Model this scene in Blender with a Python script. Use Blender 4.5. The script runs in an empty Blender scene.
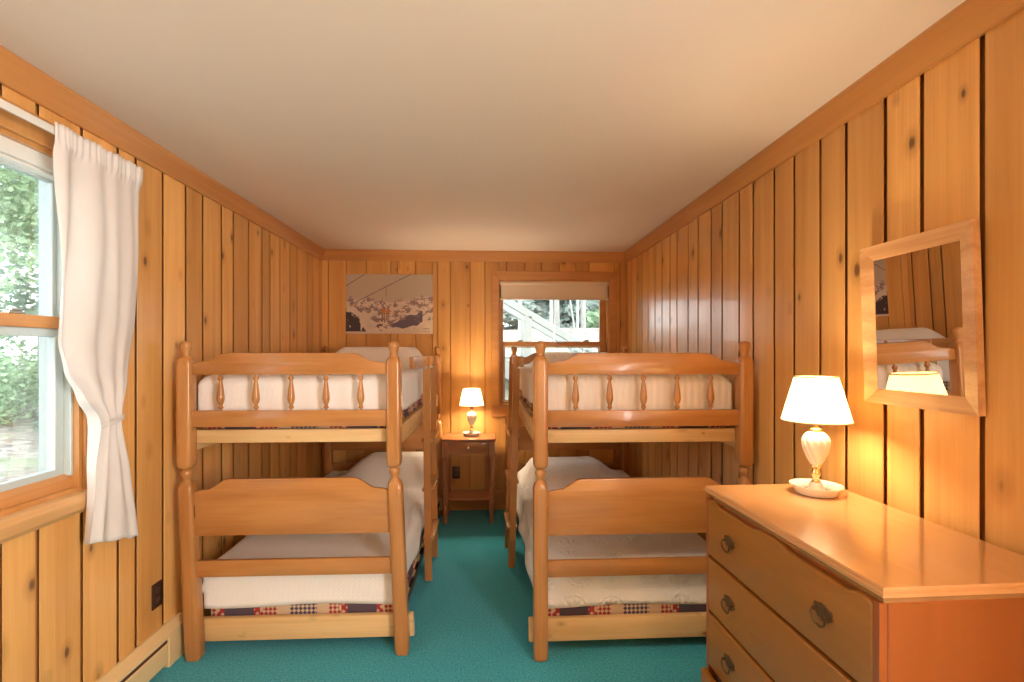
import bpy, bmesh, math, random
from mathutils import Vector, Matrix, noise as mnoise

D2R = math.pi / 180
scene = bpy.context.scene
COL = scene.collection
random.seed(7)

# ------------------------------------------------------------------ camera
cam_d = bpy.data.cameras.new('camera')
cam = bpy.data.objects.new('camera', cam_d)
COL.objects.link(cam)
cam.location = (0, 0, 1.464)
cam.rotation_euler = (90 * D2R, 0, -2.71 * D2R)
cam_d.sensor_width = 36
cam_d.lens = 36 * 507 / 1024
cam_d.shift_y = 11 / 1024
cam_d.clip_start = 0.02
scene.camera = cam

# ------------------------------------------------------------------ view
vs = scene.view_settings
vs.view_transform = 'Standard'
vs.look = 'None'
vs.exposure = 0.66
vs.gamma = 1.0
vs.use_curve_mapping = False
scene.cycles.max_bounces = 10
scene.cycles.diffuse_bounces = 6
scene.cycles.transparent_max_bounces = 12
scene.cycles.sample_clamp_indirect = 6.0
scene.cycles.use_denoising = True

# ------------------------------------------------------------------ world: bright overcast sky
W = bpy.data.worlds.new('sky')
scene.world = W
W.use_nodes = True
wb = W.node_tree.nodes['Background']
wb.inputs[0].default_value = (0.93, 0.97, 1.0, 1)
wb.inputs[1].default_value = 3.5


def light(name, kind, loc, energy, color, rot=(0, 0, 0), size=None, sy=None, radius=None):
    d = bpy.data.lights.new(name, kind)
    d.energy = energy
    d.color = color
    if size:
        d.shape = 'RECTANGLE'
        d.size = size
        d.size_y = sy
    if radius:
        d.shadow_soft_size = radius
    o = bpy.data.objects.new(name, d)
    o.location = loc
    o.rotation_euler = rot
    COL.objects.link(o)
    return o


XL, XR, YB, YF, ZC = -1.527, 1.312, 4.73, -1.30, 2.40
WL = (0.95, 1.985, 0.945, 2.170)     # left window opening: y0 y1 z0 z1
WBK = (0.103, 1.141, 0.942, 2.139)   # back window opening: x0 x1 z0 z1
FILL_R = (-1.15, -0.10, 0.90, 2.15)      # opening added in the right wall for a fill lamp, behind the camera

def portal(name, loc, rot, a, b):
    o = light(name, 'AREA', loc, 1, (1, 1, 1), rot, a, b)
    o.data.cycles.is_portal = True
    return o

portal('daylight_left', (XL - 0.16, (WL[0] + WL[1]) / 2, (WL[2] + WL[3]) / 2), (90 * D2R, 0, -90 * D2R), WL[1] - WL[0], WL[3] - WL[2])
portal('daylight_back', ((WBK[0] + WBK[1]) / 2, YB + 0.16, (WBK[2] + WBK[3]) / 2), (-90 * D2R, 0, 0), WBK[1] - WBK[0], WBK[3] - WBK[2])
light('fill_light_right', 'AREA', (XR + 0.08, (FILL_R[0] + FILL_R[1]) / 2, (FILL_R[2] + FILL_R[3]) / 2), 92, (1, 0.92, 0.84), (0, 90 * D2R, 0), FILL_R[3] - FILL_R[2], FILL_R[1] - FILL_R[0])  # added fill lamp in the made-up opening, brightens the left wall
light('sun', 'SUN', (0, 0, 8), 0.8, (1, 0.95, 0.85), (38 * D2R, 12 * D2R, 0)).data.angle = 3 * D2R

# ------------------------------------------------------------------ materials
def new_mat(name):
    m = bpy.data.materials.new(name)
    m.use_nodes = True
    nt = m.node_tree
    return m, nt, nt.nodes, nt.links, nt.nodes['Principled BSDF']


def rgba(c):
    return (c[0], c[1], c[2], 1)


def srgb(r, g, b):
    f = lambda v: (v / 255 / 12.92) if v / 255 <= 0.04045 else ((v / 255 + 0.055) / 1.055) ** 2.4
    return (f(r), f(g), f(b))


def math_n(N, L, op, a, b=None, clamp=False):
    n = N.new('ShaderNodeMath')
    n.operation = op
    n.use_clamp = clamp
    for i, v in enumerate((a, b)):
        if v is None:
            continue
        if isinstance(v, (int, float)):
            n.inputs[i].default_value = v
        else:
            L.new(v, n.inputs[i])
    return n.outputs[0]


def mix_col(N, L, fac, a, b, blend='MIX'):
    n = N.new('ShaderNodeMix')
    n.data_type = 'RGBA'
    n.blend_type = blend
    for i, v in ((0, fac), (6, a), (7, b)):
        if isinstance(v, (int, float)):
            n.inputs[i].default_value = v
        elif isinstance(v, tuple):
            n.inputs[i].default_value = rgba(v)
        else:
            L.new(v, n.inputs[i])
    return n.outputs[2]


def simple(name, c, rough=0.5, metal=0.0, coat=0.0, noise=0.0, nscale=30, bump=0.0, bscale=60, trans=0):
    m, nt, N, L, p = new_mat(name)
    p.inputs['Base Color'].default_value = rgba(c)
    p.inputs['Roughness'].default_value = rough
    p.inputs['Metallic'].default_value = metal
    p.inputs['Coat Weight'].default_value = coat
    p.inputs['Coat Roughness'].default_value = 0.12
    tc = N.new('ShaderNodeTexCoord')
    if noise:
        n = N.new('ShaderNodeTexNoise')
        n.inputs['Scale'].default_value = nscale
        n.inputs['Detail'].default_value = 4
        L.new(tc.outputs['Object'], n.inputs['Vector'])
        c2 = tuple(v * (1 - noise) for v in c)
        c1 = tuple(min(1, v * (1 + noise)) for v in c)
        L.new(mix_col(N, L, n.outputs['Fac'], c2, c1), p.inputs['Base Color'])
    if bump:
        n = N.new('ShaderNodeTexNoise')
        n.inputs['Scale'].default_value = bscale
        n.inputs['Detail'].default_value = 3
        L.new(tc.outputs['Object'], n.inputs['Vector'])
        b = N.new('ShaderNodeBump')
        b.inputs['Strength'].default_value = bump
        b.inputs['Distance'].default_value = 0.01
        L.new(n.outputs['Fac'], b.inputs['Height'])
        L.new(b.outputs[0], p.inputs['Normal'])
    return m


def wood(name, dark, lite, axis='Z', across=14.0, along=0.8, knots=0.0, knot_col=(0.10, 0.035, 0.01),
         rough=0.35, coat=0.0, var=0.0, bump=0.03, contrast=1.0, ks=(8.5, 4.8), flat=None):
    """grain runs along axis; a face attribute «rnd» shifts and tints each board"""
    m, nt, N, L, p = new_mat(name)
    tc = N.new('ShaderNodeTexCoord')
    at = N.new('ShaderNodeAttribute')
    at.attribute_name = 'rnd'
    oi = N.new('ShaderNodeObjectInfo')
    off = math_n(N, L, 'MULTIPLY', at.outputs['Fac'], 37.0)
    off = math_n(N, L, 'ADD', off, math_n(N, L, 'MULTIPLY', oi.outputs['Random'], 11.0))
    cmb = N.new('ShaderNodeCombineXYZ')
    for i in range(3):
        L.new(off, cmb.inputs[i])
    add = N.new('ShaderNodeVectorMath')
    add.operation = 'ADD'
    L.new(tc.outputs['Object'], add.inputs[0])
    L.new(cmb.outputs[0], add.inputs[1])
    ai = 'XYZ'.index(axis)

    def mapped(ac, al, fl=None):
        mp = N.new('ShaderNodeMapping')
        s = [ac] * 3
        s[ai] = al
        if fl:
            s['XYZ'.index(fl)] = 0.0
        mp.inputs['Scale'].default_value = s
        L.new(add.outputs[0], mp.inputs['Vector'])
        return mp.outputs[0]
    n1 = N.new('ShaderNodeTexNoise')
    n1.inputs['Scale'].default_value = 1
    n1.inputs['Detail'].default_value = 5
    n1.inputs['Distortion'].default_value = 0.6
    L.new(mapped(across, along), n1.inputs['Vector'])
    n2 = N.new('ShaderNodeTexNoise')
    n2.inputs['Scale'].default_value = 1
    n2.inputs['Detail'].default_value = 2
    L.new(mapped(across * 9, along * 2.2), n2.inputs['Vector'])
    n3 = N.new('ShaderNodeTexNoise')
    n3.inputs['Scale'].default_value = 1
    n3.inputs['Detail'].default_value = 2
    L.new(mapped(2.2, 0.9), n3.inputs['Vector'])
    f = math_n(N, L, 'ADD', math_n(N, L, 'MULTIPLY', n1.outputs['Fac'], 0.6), math_n(N, L, 'MULTIPLY', n2.outputs['Fac'], 0.2))
    f = math_n(N, L, 'ADD', f, math_n(N, L, 'MULTIPLY', n3.outputs['Fac'], 0.35))
    rm = N.new('ShaderNodeMapRange')
    rm.inputs[1].default_value = 0.575 - 0.19 / contrast
    rm.inputs[2].default_value = 0.575 + 0.19 / contrast
    L.new(f, rm.inputs[0])
    col = mix_col(N, L, rm.outputs[0], dark, lite)
    if var:
        t = math_n(N, L, 'ADD', math_n(N, L, 'MULTIPLY', at.outputs['Fac'], 2 * var), 1 - var)
        c3 = N.new('ShaderNodeCombineColor')
        L.new(t, c3.inputs[0])
        L.new(math_n(N, L, 'POWER', t, 1.15), c3.inputs[1])
        L.new(math_n(N, L, 'POWER', t, 1.35), c3.inputs[2])
        col = mix_col(N, L, 1.0, col, c3.outputs[0], 'MULTIPLY')
    if knots:
        vo = N.new('ShaderNodeTexVoronoi')
        vo.inputs['Scale'].default_value = 1
        vo.inputs['Randomness'].default_value = 1
        L.new(mapped(*ks, flat), vo.inputs['Vector'])
        sc = N.new('ShaderNodeSeparateColor')
        L.new(vo.outputs['Color'], sc.inputs[0])
        gate = math_n(N, L, 'LESS_THAN', sc.outputs[0], knots)
        size = math_n(N, L, 'ADD', math_n(N, L, 'MULTIPLY', sc.outputs[1], 0.08), 0.05)
        d = math_n(N, L, 'ADD', vo.outputs['Distance'], math_n(N, L, 'MULTIPLY', math_n(N, L, 'SUBTRACT', n2.outputs['Fac'], 0.5), 0.05))
        core = N.new('ShaderNodeMapRange')
        core.interpolation_type = 'SMOOTHSTEP'
        L.new(math_n(N, L, 'DIVIDE', d, size), core.inputs[0])
        core.inputs[1].default_value = 0.6
        core.inputs[2].default_value = 1.35
        core.inputs[3].default_value = 1
        core.inputs[4].default_value = 0
        halo = N.new('ShaderNodeMapRange')
        halo.interpolation_type = 'SMOOTHSTEP'
        L.new(math_n(N, L, 'DIVIDE', d, size), halo.inputs[0])
        halo.inputs[1].default_value = 1.0
        halo.inputs[2].default_value = 3.2
        halo.inputs[3].default_value = 0.42
        halo.inputs[4].default_value = 0
        hal = math_n(N, L, 'MULTIPLY', halo.outputs[0], gate)
        cor = math_n(N, L, 'MULTIPLY', math_n(N, L, 'MULTIPLY', core.outputs[0], 0.85), gate)
        col = mix_col(N, L, hal, col, tuple(0.55 * v for v in dark))
        col = mix_col(N, L, cor, col, knot_col)
    L.new(col, p.inputs['Base Color'])
    p.inputs['Roughness'].default_value = rough
    p.inputs['Coat Weight'].default_value = coat
    p.inputs['Coat Roughness'].default_value = 0.08
    if bump:
        b = N.new('ShaderNodeBump')
        b.inputs['Strength'].default_value = bump
        b.inputs['Distance'].default_value = 0.01
        L.new(n2.outputs['Fac'], b.inputs['Height'])
        L.new(b.outputs[0], p.inputs['Normal'])
    return m


M = {}
M['pine_wall'] = wood('pine_wall', (0.57, 0.262, 0.064), (0.79, 0.44, 0.145), 'Z', 13, 0.7, 0.6, rough=0.33, coat=0.25, var=0.17, flat='X')
M['pine_back'] = wood('pine_back', (0.54, 0.24, 0.055), (0.74, 0.40, 0.12), 'Z', 12, 0.7, 0.5, rough=0.38, coat=0.2, var=0.20, flat='Y')
M['groove'] = wood('groove', (0.45, 0.18, 0.05), (0.58, 0.27, 0.08), 'Z', rough=0.6)
M['trim_y'] = wood('trim_y', (0.44, 0.18, 0.05), (0.60, 0.30, 0.10), 'Y', 16, 0.8, rough=0.35, coat=0.2)
M['trim_x'] = wood('trim_x', (0.42, 0.17, 0.045), (0.58, 0.28, 0.09), 'X', 16, 0.8, rough=0.35, coat=0.2)
M['trim_z'] = wood('trim_z', (0.44, 0.19, 0.05), (0.60, 0.31, 0.10), 'Z', 16, 0.8, rough=0.35, coat=0.2)
M['sill'] = wood('sill', (0.52, 0.28, 0.10), (0.70, 0.42, 0.19), 'Y', 16, 0.8, rough=0.35, coat=0.2)
M['maple_x'] = wood('maple_x', (0.38, 0.15, 0.038), (0.53, 0.245, 0.075), 'X', 9, 1.6, rough=0.30, coat=0.28, contrast=1.35)
M['maple_y'] = wood('maple_y', (0.38, 0.15, 0.038), (0.53, 0.245, 0.075), 'Y', 9, 1.6, rough=0.30, coat=0.28, contrast=1.35)
M['maple_z'] = wood('maple_z', (0.38, 0.15, 0.038), (0.53, 0.245, 0.075), 'Z', 9, 1.6, rough=0.30, coat=0.28, contrast=1.35)
M['raw_pine_x'] = wood('raw_pine_x', (0.62, 0.38, 0.15), (0.80, 0.56, 0.28), 'X', 12, 0.9, 0.85, knot_col=(0.24, 0.09, 0.02), rough=0.45, ks=(17, 9), flat='Y')
M['raw_pine_y'] = wood('raw_pine_y', (0.60, 0.36, 0.14), (0.78, 0.53, 0.25), 'Y', 12, 0.9, 0.5, knot_col=(0.30, 0.12, 0.03), rough=0.45, ks=(17, 9))
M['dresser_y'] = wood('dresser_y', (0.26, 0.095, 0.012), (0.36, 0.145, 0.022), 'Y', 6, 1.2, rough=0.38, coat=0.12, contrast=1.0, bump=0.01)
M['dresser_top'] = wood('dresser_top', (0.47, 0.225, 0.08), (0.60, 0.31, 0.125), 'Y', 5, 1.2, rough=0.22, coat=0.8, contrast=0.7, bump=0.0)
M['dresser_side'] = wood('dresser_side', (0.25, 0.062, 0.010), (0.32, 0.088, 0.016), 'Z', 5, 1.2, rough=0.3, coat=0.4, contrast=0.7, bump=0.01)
M['cherry_x'] = wood('cherry_x', (0.30, 0.10, 0.035), (0.42, 0.16, 0.06), 'X', 10, 1.2, rough=0.3, coat=0.4)
M['cherry_z'] = wood('cherry_z', (0.30, 0.10, 0.035), (0.42, 0.16, 0.06), 'Z', 10, 1.2, rough=0.3, coat=0.4)
M['oak_y'] = wood('oak_y', (0.47, 0.23, 0.09), (0.66, 0.38, 0.18), 'Y', 22, 1.5, rough=0.4, coat=0.2, contrast=1.6)
M['oak_z'] = wood('oak_z', (0.47, 0.23, 0.09), (0.66, 0.38, 0.18), 'Z', 22, 1.5, rough=0.4, coat=0.2, contrast=1.6)
M['ceiling'] = simple('ceiling_paint', (0.77, 0.675, 0.585), 0.75, noise=0.02, nscale=2, bump=0.03, bscale=150)
M['white_paint'] = simple('white_paint', (0.70, 0.70, 0.66), 0.45, noise=0.03)
M['sash_grey'] = simple('sash_grey', (0.48, 0.56, 0.56), 0.4, noise=0.04)
M['blind'] = simple('roller_blind', (0.70, 0.58, 0.46), 0.8, noise=0.03, nscale=60)
M['heater'] = simple('heater_enamel', (0.72, 0.54, 0.28), 0.38, noise=0.03)
M['dark_slot'] = simple('dark_slot', (0.10, 0.04, 0.02), 0.8, noise=0.1)
M['outlet'] = simple('outlet_plastic', (0.045, 0.022, 0.014), 0.35, noise=0.1)
M['outlet_face'] = simple('outlet_face', (0.085, 0.045, 0.03), 0.3, noise=0.1)
M['brass'] = simple('antique_brass', (0.17, 0.095, 0.04), 0.45, 0.75, noise=0.3, nscale=50)
M['brass_bright'] = simple('polished_brass', (0.80, 0.60, 0.30), 0.25, 1.0, noise=0.1)
M['milk'] = simple('milk_glass', (0.86, 0.80, 0.68), 0.15, coat=0.6, noise=0.02)
M['steel'] = simple('dark_steel', (0.06, 0.045, 0.045), 0.5, 0.5, noise=0.1)
M['chrome'] = simple('latch_metal', (0.45, 0.42, 0.35), 0.35, 1.0, noise=0.1)
M['cord'] = simple('lamp_cord', (0.55, 0.35, 0.17), 0.5, noise=0.05)
M['bark'] = simple('bark', (0.30, 0.29, 0.27), 0.9, noise=0.35, nscale=9, bump=0.5, bscale=12)
M['bark_pale'] = simple('bark_pale', (0.34, 0.34, 0.33), 0.9, noise=0.18, nscale=7, bump=0.4, bscale=12)
M['deck_wood'] = simple('weathered_wood', (0.29, 0.31, 0.30), 0.8, noise=0.1, nscale=12)


def leaf_mat(name, a, b):
    m, nt, N, L, p = new_mat(name)
    at = N.new('ShaderNodeAttribute')
    at.attribute_name = 'rnd'
    col = mix_col(N, L, at.outputs['Fac'], a, b)
    d = N.new('ShaderNodeBsdfDiffuse')
    t = N.new('ShaderNodeBsdfTranslucent')
    L.new(col, d.inputs[0])
    L.new(col, t.inputs[0])
    mx = N.new('ShaderNodeMixShader')
    mx.inputs[0].default_value = 0.4
    L.new(d.outputs[0], mx.inputs[1])
    L.new(t.outputs[0], mx.inputs[2])
    L.new(mx.outputs[0], N['Material Output'].inputs[0])
    return m


M['leaf'] = leaf_mat('leaf', (0.24, 0.36, 0.24), (0.54, 0.68, 0.46))
M['leaf_cool'] = leaf_mat('leaf_cool', (0.22, 0.32, 0.26), (0.46, 0.58, 0.48))
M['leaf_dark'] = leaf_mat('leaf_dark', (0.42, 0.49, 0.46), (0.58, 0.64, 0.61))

# fabrics
def fabric(name, c, kind):
    m, nt, N, L, p = new_mat(name)
    p.inputs['Base Color'].default_value = rgba(c)
    p.inputs['Roughness'].default_value = 0.85
    p.inputs['Sheen Weight'].default_value = 0.15
    tc = N.new('ShaderNodeTexCoord')
    h = None
    if kind == 'weave':          # fine diagonal waffle
        mp = N.new('ShaderNodeMapping')
        mp.inputs['Rotation'].default_value = (0.6, 0.6, 0.785)
        L.new(tc.outputs['Object'], mp.inputs['Vector'])
        vo = N.new('ShaderNodeTexVoronoi')
        vo.inputs['Scale'].default_value = 70
        vo.inputs['Randomness'].default_value = 0.15
        L.new(mp.outputs[0], vo.inputs['Vector'])
        h = vo.outputs['Distance']
    elif kind == 'floral':       # raised flower heads between channels
        vo = N.new('ShaderNodeTexVoronoi')
        vo.inputs['Scale'].default_value = 6.0
        vo.inputs['Randomness'].default_value = 0.35
        L.new(tc.outputs['Object'], vo.inputs['Vector'])
        vs2 = N.new('ShaderNodeVectorMath')
        vs2.operation = 'SUBTRACT'
        L.new(tc.outputs['Object'], vs2.inputs[0])
        L.new(vo.outputs['Position'], vs2.inputs[1])
        sep = N.new('ShaderNodeSeparateXYZ')
        L.new(vs2.outputs[0], sep.inputs[0])
        zy = math_n(N, L, 'ADD', sep.outputs[1], sep.outputs[2])
        ang = math_n(N, L, 'ARCTAN2', zy, sep.outputs[0])
        pet = math_n(N, L, 'ABSOLUTE', math_n(N, L, 'SINE', math_n(N, L, 'MULTIPLY', ang, 6.0)))
        ringd = math_n(N, L, 'ABSOLUTE', math_n(N, L, 'SINE', math_n(N, L, 'MULTIPLY', vo.outputs['Distance'], 16.0)))
        msk = N.new('ShaderNodeMapRange')
        L.new(vo.outputs['Distance'], msk.inputs[0])
        msk.inputs[1].default_value = 0.42
        msk.inputs[2].default_value = 0.5
        msk.inputs[3].default_value = 1
        msk.inputs[4].default_value = 0
        h = math_n(N, L, 'MULTIPLY', math_n(N, L, 'MULTIPLY', pet, ringd), msk.outputs[0])
        nn = N.new('ShaderNodeTexNoise')
        nn.inputs['Scale'].default_value = 130
        L.new(tc.outputs['Object'], nn.inputs['Vector'])
        h = math_n(N, L, 'ADD', h, math_n(N, L, 'MULTIPLY', nn.outputs['Fac'], 0.3))
    else:                        # ribs down the cloth
        wv = N.new('ShaderNodeTexWave')
        wv.bands_direction = 'X'
        wv.inputs['Scale'].default_value = 9
        wv.inputs['Distortion'].default_value = 0.6
        wv.inputs['Detail'].default_value = 1
        L.new(tc.outputs['Object'], wv.inputs['Vector'])
        nn = N.new('ShaderNodeTexNoise')
        nn.inputs['Scale'].default_value = 90
        L.new(tc.outputs['Object'], nn.inputs['Vector'])
        h = math_n(N, L, 'ADD', wv.outputs['Fac'], math_n(N, L, 'MULTIPLY', nn.outputs['Fac'], 0.6))
    b = N.new('ShaderNodeBump')
    b.inputs['Strength'].default_value = 0.55
    b.inputs['Distance'].default_value = {'floral': 0.012, 'weave': 0.0022}.get(kind, 0.004)
    L.new(h, b.inputs['Height'])
    L.new(b.outputs[0], p.inputs['Normal'])
    return m


M['spread_weave'] = fabric('spread_weave', (0.88, 0.85, 0.82), 'weave')
M['spread_floral'] = fabric('spread_floral', (0.88, 0.85, 0.82), 'floral')
M['spread_rib'] = fabric('spread_rib', (0.86, 0.80, 0.73), 'rib')
M['spread_plain'] = fabric('spread_plain', (0.88, 0.85, 0.82), 'weave')


def ticking():
    """cream ticking with stepped red and navy patchwork checks"""
    m, nt, N, L, p = new_mat('patchwork_ticking')
    tc = N.new('ShaderNodeTexCoord')
    sep = N.new('ShaderNodeSeparateXYZ')
    L.new(tc.outputs['Object'], sep.inputs[0])
    q = math_n(N, L, 'ADD', sep.outputs[0], sep.outputs[1])
    t = math_n(N, L, 'FRACT', math_n(N, L, 'DIVIDE', math_n(N, L, 'ADD', q, 10.02), 0.60))
    # diamond check
    a = math_n(N, L, 'FLOOR', math_n(N, L, 'DIVIDE', math_n(N, L, 'ADD', q, sep.outputs[2]), 0.021))
    b = math_n(N, L, 'FLOOR', math_n(N, L, 'DIVIDE', math_n(N, L, 'SUBTRACT', q, sep.outputs[2]), 0.021))
    chk = math_n(N, L, 'LESS_THAN', math_n(N, L, 'ABSOLUTE', math_n(N, L, 'MODULO', math_n(N, L, 'ADD', a, b), 2.0)), 0.5)
    chk2 = math_n(N, L, 'MULTIPLY', math_n(N, L, 'LESS_THAN', math_n(N, L, 'ABSOLUTE', math_n(N, L, 'MODULO', a, 2.0)), 0.5),
                  math_n(N, L, 'LESS_THAN', math_n(N, L, 'ABSOLUTE', math_n(N, L, 'MODULO', b, 2.0)), 0.5))

    def band(lo, hi):
        return math_n(N, L, 'MULTIPLY', math_n(N, L, 'GREATER_THAN', t, lo), math_n(N, L, 'LESS_THAN', t, hi))
    cream, red, navy = (0.56, 0.42, 0.28), (0.33, 0.03, 0.035), (0.06, 0.055, 0.12)
    col = cream
    col = mix_col(N, L, math_n(N, L, 'MULTIPLY', band(0.70, 0.92), chk), col, navy)
    col = mix_col(N, L, math_n(N, L, 'MULTIPLY', band(0.02, 0.17), chk), col, red)
    col = mix_col(N, L, math_n(N, L, 'MULTIPLY', band(0.42, 0.60), chk), col, red)
    col = mix_col(N, L, band(0.12, 0.46), col, red)
    col = mix_col(N, L, band(0.17, 0.41), col, (0.085, 0.06, 0.085))
    col = mix_col(N, L, math_n(N, L, 'MULTIPLY', band(0.10, 0.17), chk2), col, cream)
    col = mix_col(N, L, math_n(N, L, 'MULTIPLY', band(0.41, 0.48), chk2), col, cream)
    L.new(col, p.inputs['Base Color'])
    p.inputs['Roughness'].default_value = 0.85
    return m


M['ticking'] = ticking()


def curtain_mat():
    m, nt, N, L, p = new_mat('curtain_cotton')
    tc = N.new('ShaderNodeTexCoord')
    n = N.new('ShaderNodeTexNoise')
    n.inputs['Scale'].default_value = 9
    L.new(tc.outputs['Object'], n.inputs['Vector'])
    col = mix_col(N, L, n.outputs['Fac'], (0.80, 0.76, 0.73), (0.86, 0.83, 0.81))
    d = N.new('ShaderNodeBsdfDiffuse')
    t = N.new('ShaderNodeBsdfTranslucent')
    tr = N.new('ShaderNodeBsdfTransparent')
    L.new(col, d.inputs[0])
    L.new(col, t.inputs[0])
    mx = N.new('ShaderNodeMixShader')
    mx.inputs[0].default_value = 0.26
    L.new(d.outputs[0], mx.inputs[1])
    L.new(t.outputs[0], mx.inputs[2])
    m2 = N.new('ShaderNodeMixShader')
    m2.inputs[0].default_value = 0.05
    L.new(mx.outputs[0], m2.inputs[1])
    L.new(tr.outputs[0], m2.inputs[2])
    L.new(m2.outputs[0], N['Material Output'].inputs[0])
    return m


M['curtain'] = curtain_mat()


def shade_mat():
    m, nt, N, L, p = new_mat('lamp_shade_cloth')
    tc = N.new('ShaderNodeTexCoord')
    n = N.new('ShaderNodeTexNoise')
    n.inputs['Scale'].default_value = 40
    L.new(tc.outputs['Object'], n.inputs['Vector'])
    col = mix_col(N, L, n.outputs['Fac'], (0.88, 0.74, 0.40), (0.92, 0.79, 0.48))
    d = N.new('ShaderNodeBsdfDiffuse')
    t = N.new('ShaderNodeBsdfTranslucent')
    L.new(col, d.inputs[0])
    L.new(col, t.inputs[0])
    mx = N.new('ShaderNodeMixShader')
    mx.inputs[0].default_value = 0.55
    L.new(d.outputs[0], mx.inputs[1])
    L.new(t.outputs[0], mx.inputs[2])
    L.new(mx.outputs[0], N['Material Output'].inputs[0])
    return m


M['shade'] = shade_mat()


def emis(name, c, s):
    m, nt, N, L, p = new_mat(name)
    p.inputs['Emission Color'].default_value = rgba(c)
    p.inputs['Emission Strength'].default_value = s
    return m


M['bulb'] = emis('lit_bulb', (1, 0.8, 0.5), 6)


def glass_mat():
    m, nt, N, L, p = new_mat('window_glass')
    lw = N.new('ShaderNodeLayerWeight')
    lw.inputs[0].default_value = 0.25
    tr = N.new('ShaderNodeBsdfTransparent')
    tr.inputs[0].default_value = (0.95, 0.98, 0.97, 1)
    gl = N.new('ShaderNodeBsdfGlossy')
    gl.inputs['Roughness'].default_value = 0.01
    mx = N.new('ShaderNodeMixShader')
    L.new(math_n(N, L, 'MULTIPLY', lw.outputs['Fresnel'], 0.5), mx.inputs[0])
    L.new(tr.outputs[0], mx.inputs[1])
    L.new(gl.outputs[0], mx.inputs[2])
    L.new(mx.outputs[0], N['Material Output'].inputs[0])
    return m


M['glass'] = glass_mat()
mm = bpy.data.materials.new('mirror_silver')
mm.use_nodes = True
pp = mm.node_tree.nodes['Principled BSDF']
pp.inputs['Base Color'].default_value = (0.86, 0.86, 0.84, 1)
pp.inputs['Metallic'].default_value = 1
pp.inputs['Roughness'].default_value = 0.0
M['mirror'] = mm


def carpet_mat():
    m, nt, N, L, p = new_mat('teal_carpet')
    tc = N.new('ShaderNodeTexCoord')
    a = N.new('ShaderNodeTexNoise')
    a.inputs['Scale'].default_value = 110
    a.inputs['Detail'].default_value = 4
    b = N.new('ShaderNodeTexNoise')
    b.inputs['Scale'].default_value = 3
    b.inputs['Detail'].default_value = 3
    L.new(tc.outputs['Object'], a.inputs['Vector'])
    L.new(tc.outputs['Object'], b.inputs['Vector'])
    r = N.new('ShaderNodeMapRange')
    r.inputs[1].default_value = 0.3
    r.inputs[2].default_value = 0.7
    L.new(a.outputs['Fac'], r.inputs[0])
    col = mix_col(N, L, r.outputs[0], (0.008, 0.21, 0.29), (0.045, 0.49, 0.62))
    col = mix_col(N, L, math_n(N, L, 'MULTIPLY', b.outputs['Fac'], 0.3), col, (0.018, 0.31, 0.45))
    L.new(col, p.inputs['Base Color'])
    p.inputs['Roughness'].default_value = 0.95
    p.inputs['Sheen Weight'].default_value = 0.2
    p.inputs['Specular IOR Level'].default_value = 0.1
    bp = N.new('ShaderNodeBump')
    bp.inputs['Strength'].default_value = 0.7
    bp.inputs['Distance'].default_value = 0.008
    L.new(a.outputs['Fac'], bp.inputs['Height'])
    L.new(bp.outputs[0], p.inputs['Normal'])
    return m


M['carpet'] = carpet_mat()


def litter_mat():
    m, nt, N, L, p = new_mat('leaf_litter')
    tc = N.new('ShaderNodeTexCoord')
    v = N.new('ShaderNodeTexVoronoi')
    v.inputs['Scale'].default_value = 9
    L.new(tc.outputs['Object'], v.inputs['Vector'])
    sc = N.new('ShaderNodeSeparateColor')
    L.new(v.outputs['Color'], sc.inputs[0])
    n = N.new('ShaderNodeTexNoise')
    n.inputs['Scale'].default_value = 0.9
    n.inputs['Detail'].default_value = 5
    L.new(tc.outputs['Object'], n.inputs['Vector'])
    col = mix_col(N, L, sc.outputs[0], (0.15, 0.125, 0.11), (0.38, 0.355, 0.33))
    r = N.new('ShaderNodeMapRange')
    r.inputs[1].default_value = 0.5
    r.inputs[2].default_value = 0.68
    L.new(n.outputs['Fac'], r.inputs[0])
    col = mix_col(N, L, math_n(N, L, 'MULTIPLY', r.outputs[0], 0.6), col, (0.22, 0.30, 0.16))
    L.new(col, p.inputs['Base Color'])
    p.inputs['Roughness'].default_value = 0.95
    return m


M['litter'] = litter_mat()

# ------------------------------------------------------------------ mesh helpers
def BM():
    bm = bmesh.new()
    bm.faces.layers.float.new('rnd')
    return bm


def setr(bm, faces, r):
    lay = bm.faces.layers.float['rnd']
    for f in faces:
        if f.is_valid:
            f[lay] = r


def box(bm, x0, x1, y0, y1, z0, z1, bev=0.0, seg=1, rnd=None):
    vs_ = [bm.verts.new((x, y, z)) for z in (z0, z1) for y in (y0, y1) for x in (x0, x1)]
    idx = [(0, 2, 3, 1), (4, 5, 7, 6), (0, 1, 5, 4), (2, 6, 7, 3), (0, 4, 6, 2), (1, 3, 7, 5)]
    fs = [bm.faces.new([vs_[i] for i in q]) for q in idx]
    if bev > 0:
        es = list({e for f in fs for e in f.edges})
        r = bmesh.ops.bevel(bm, geom=es, offset=bev, segments=seg, affect='EDGES', profile=0.5)
        fs = [f for f in fs if f.is_valid] + r['faces']
        fs = list({f for v in {v for f in fs for v in f.verts} for f in v.link_faces})
    setr(bm, fs, random.random() if rnd is None else rnd)
    return fs


def rings(bm, rr, close=True, cap=True, rnd=0.5):
    """loft a list of equal-length vertex rings (lists of Vector/tuples)"""
    R = [[bm.verts.new(p) for p in ring] for ring in rr]
    n = len(R[0])
    fs = []
    for a, b in zip(R, R[1:]):
        for i in range(n if close else n - 1):
            j = (i + 1) % n
            fs.append(bm.faces.new((a[i], a[j], b[j], b[i])))
    if cap and close:
        fs.append(bm.faces.new(list(reversed(R[0]))))
        fs.append(bm.faces.new(R[-1]))
    setr(bm, fs, rnd)
    return fs


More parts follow.
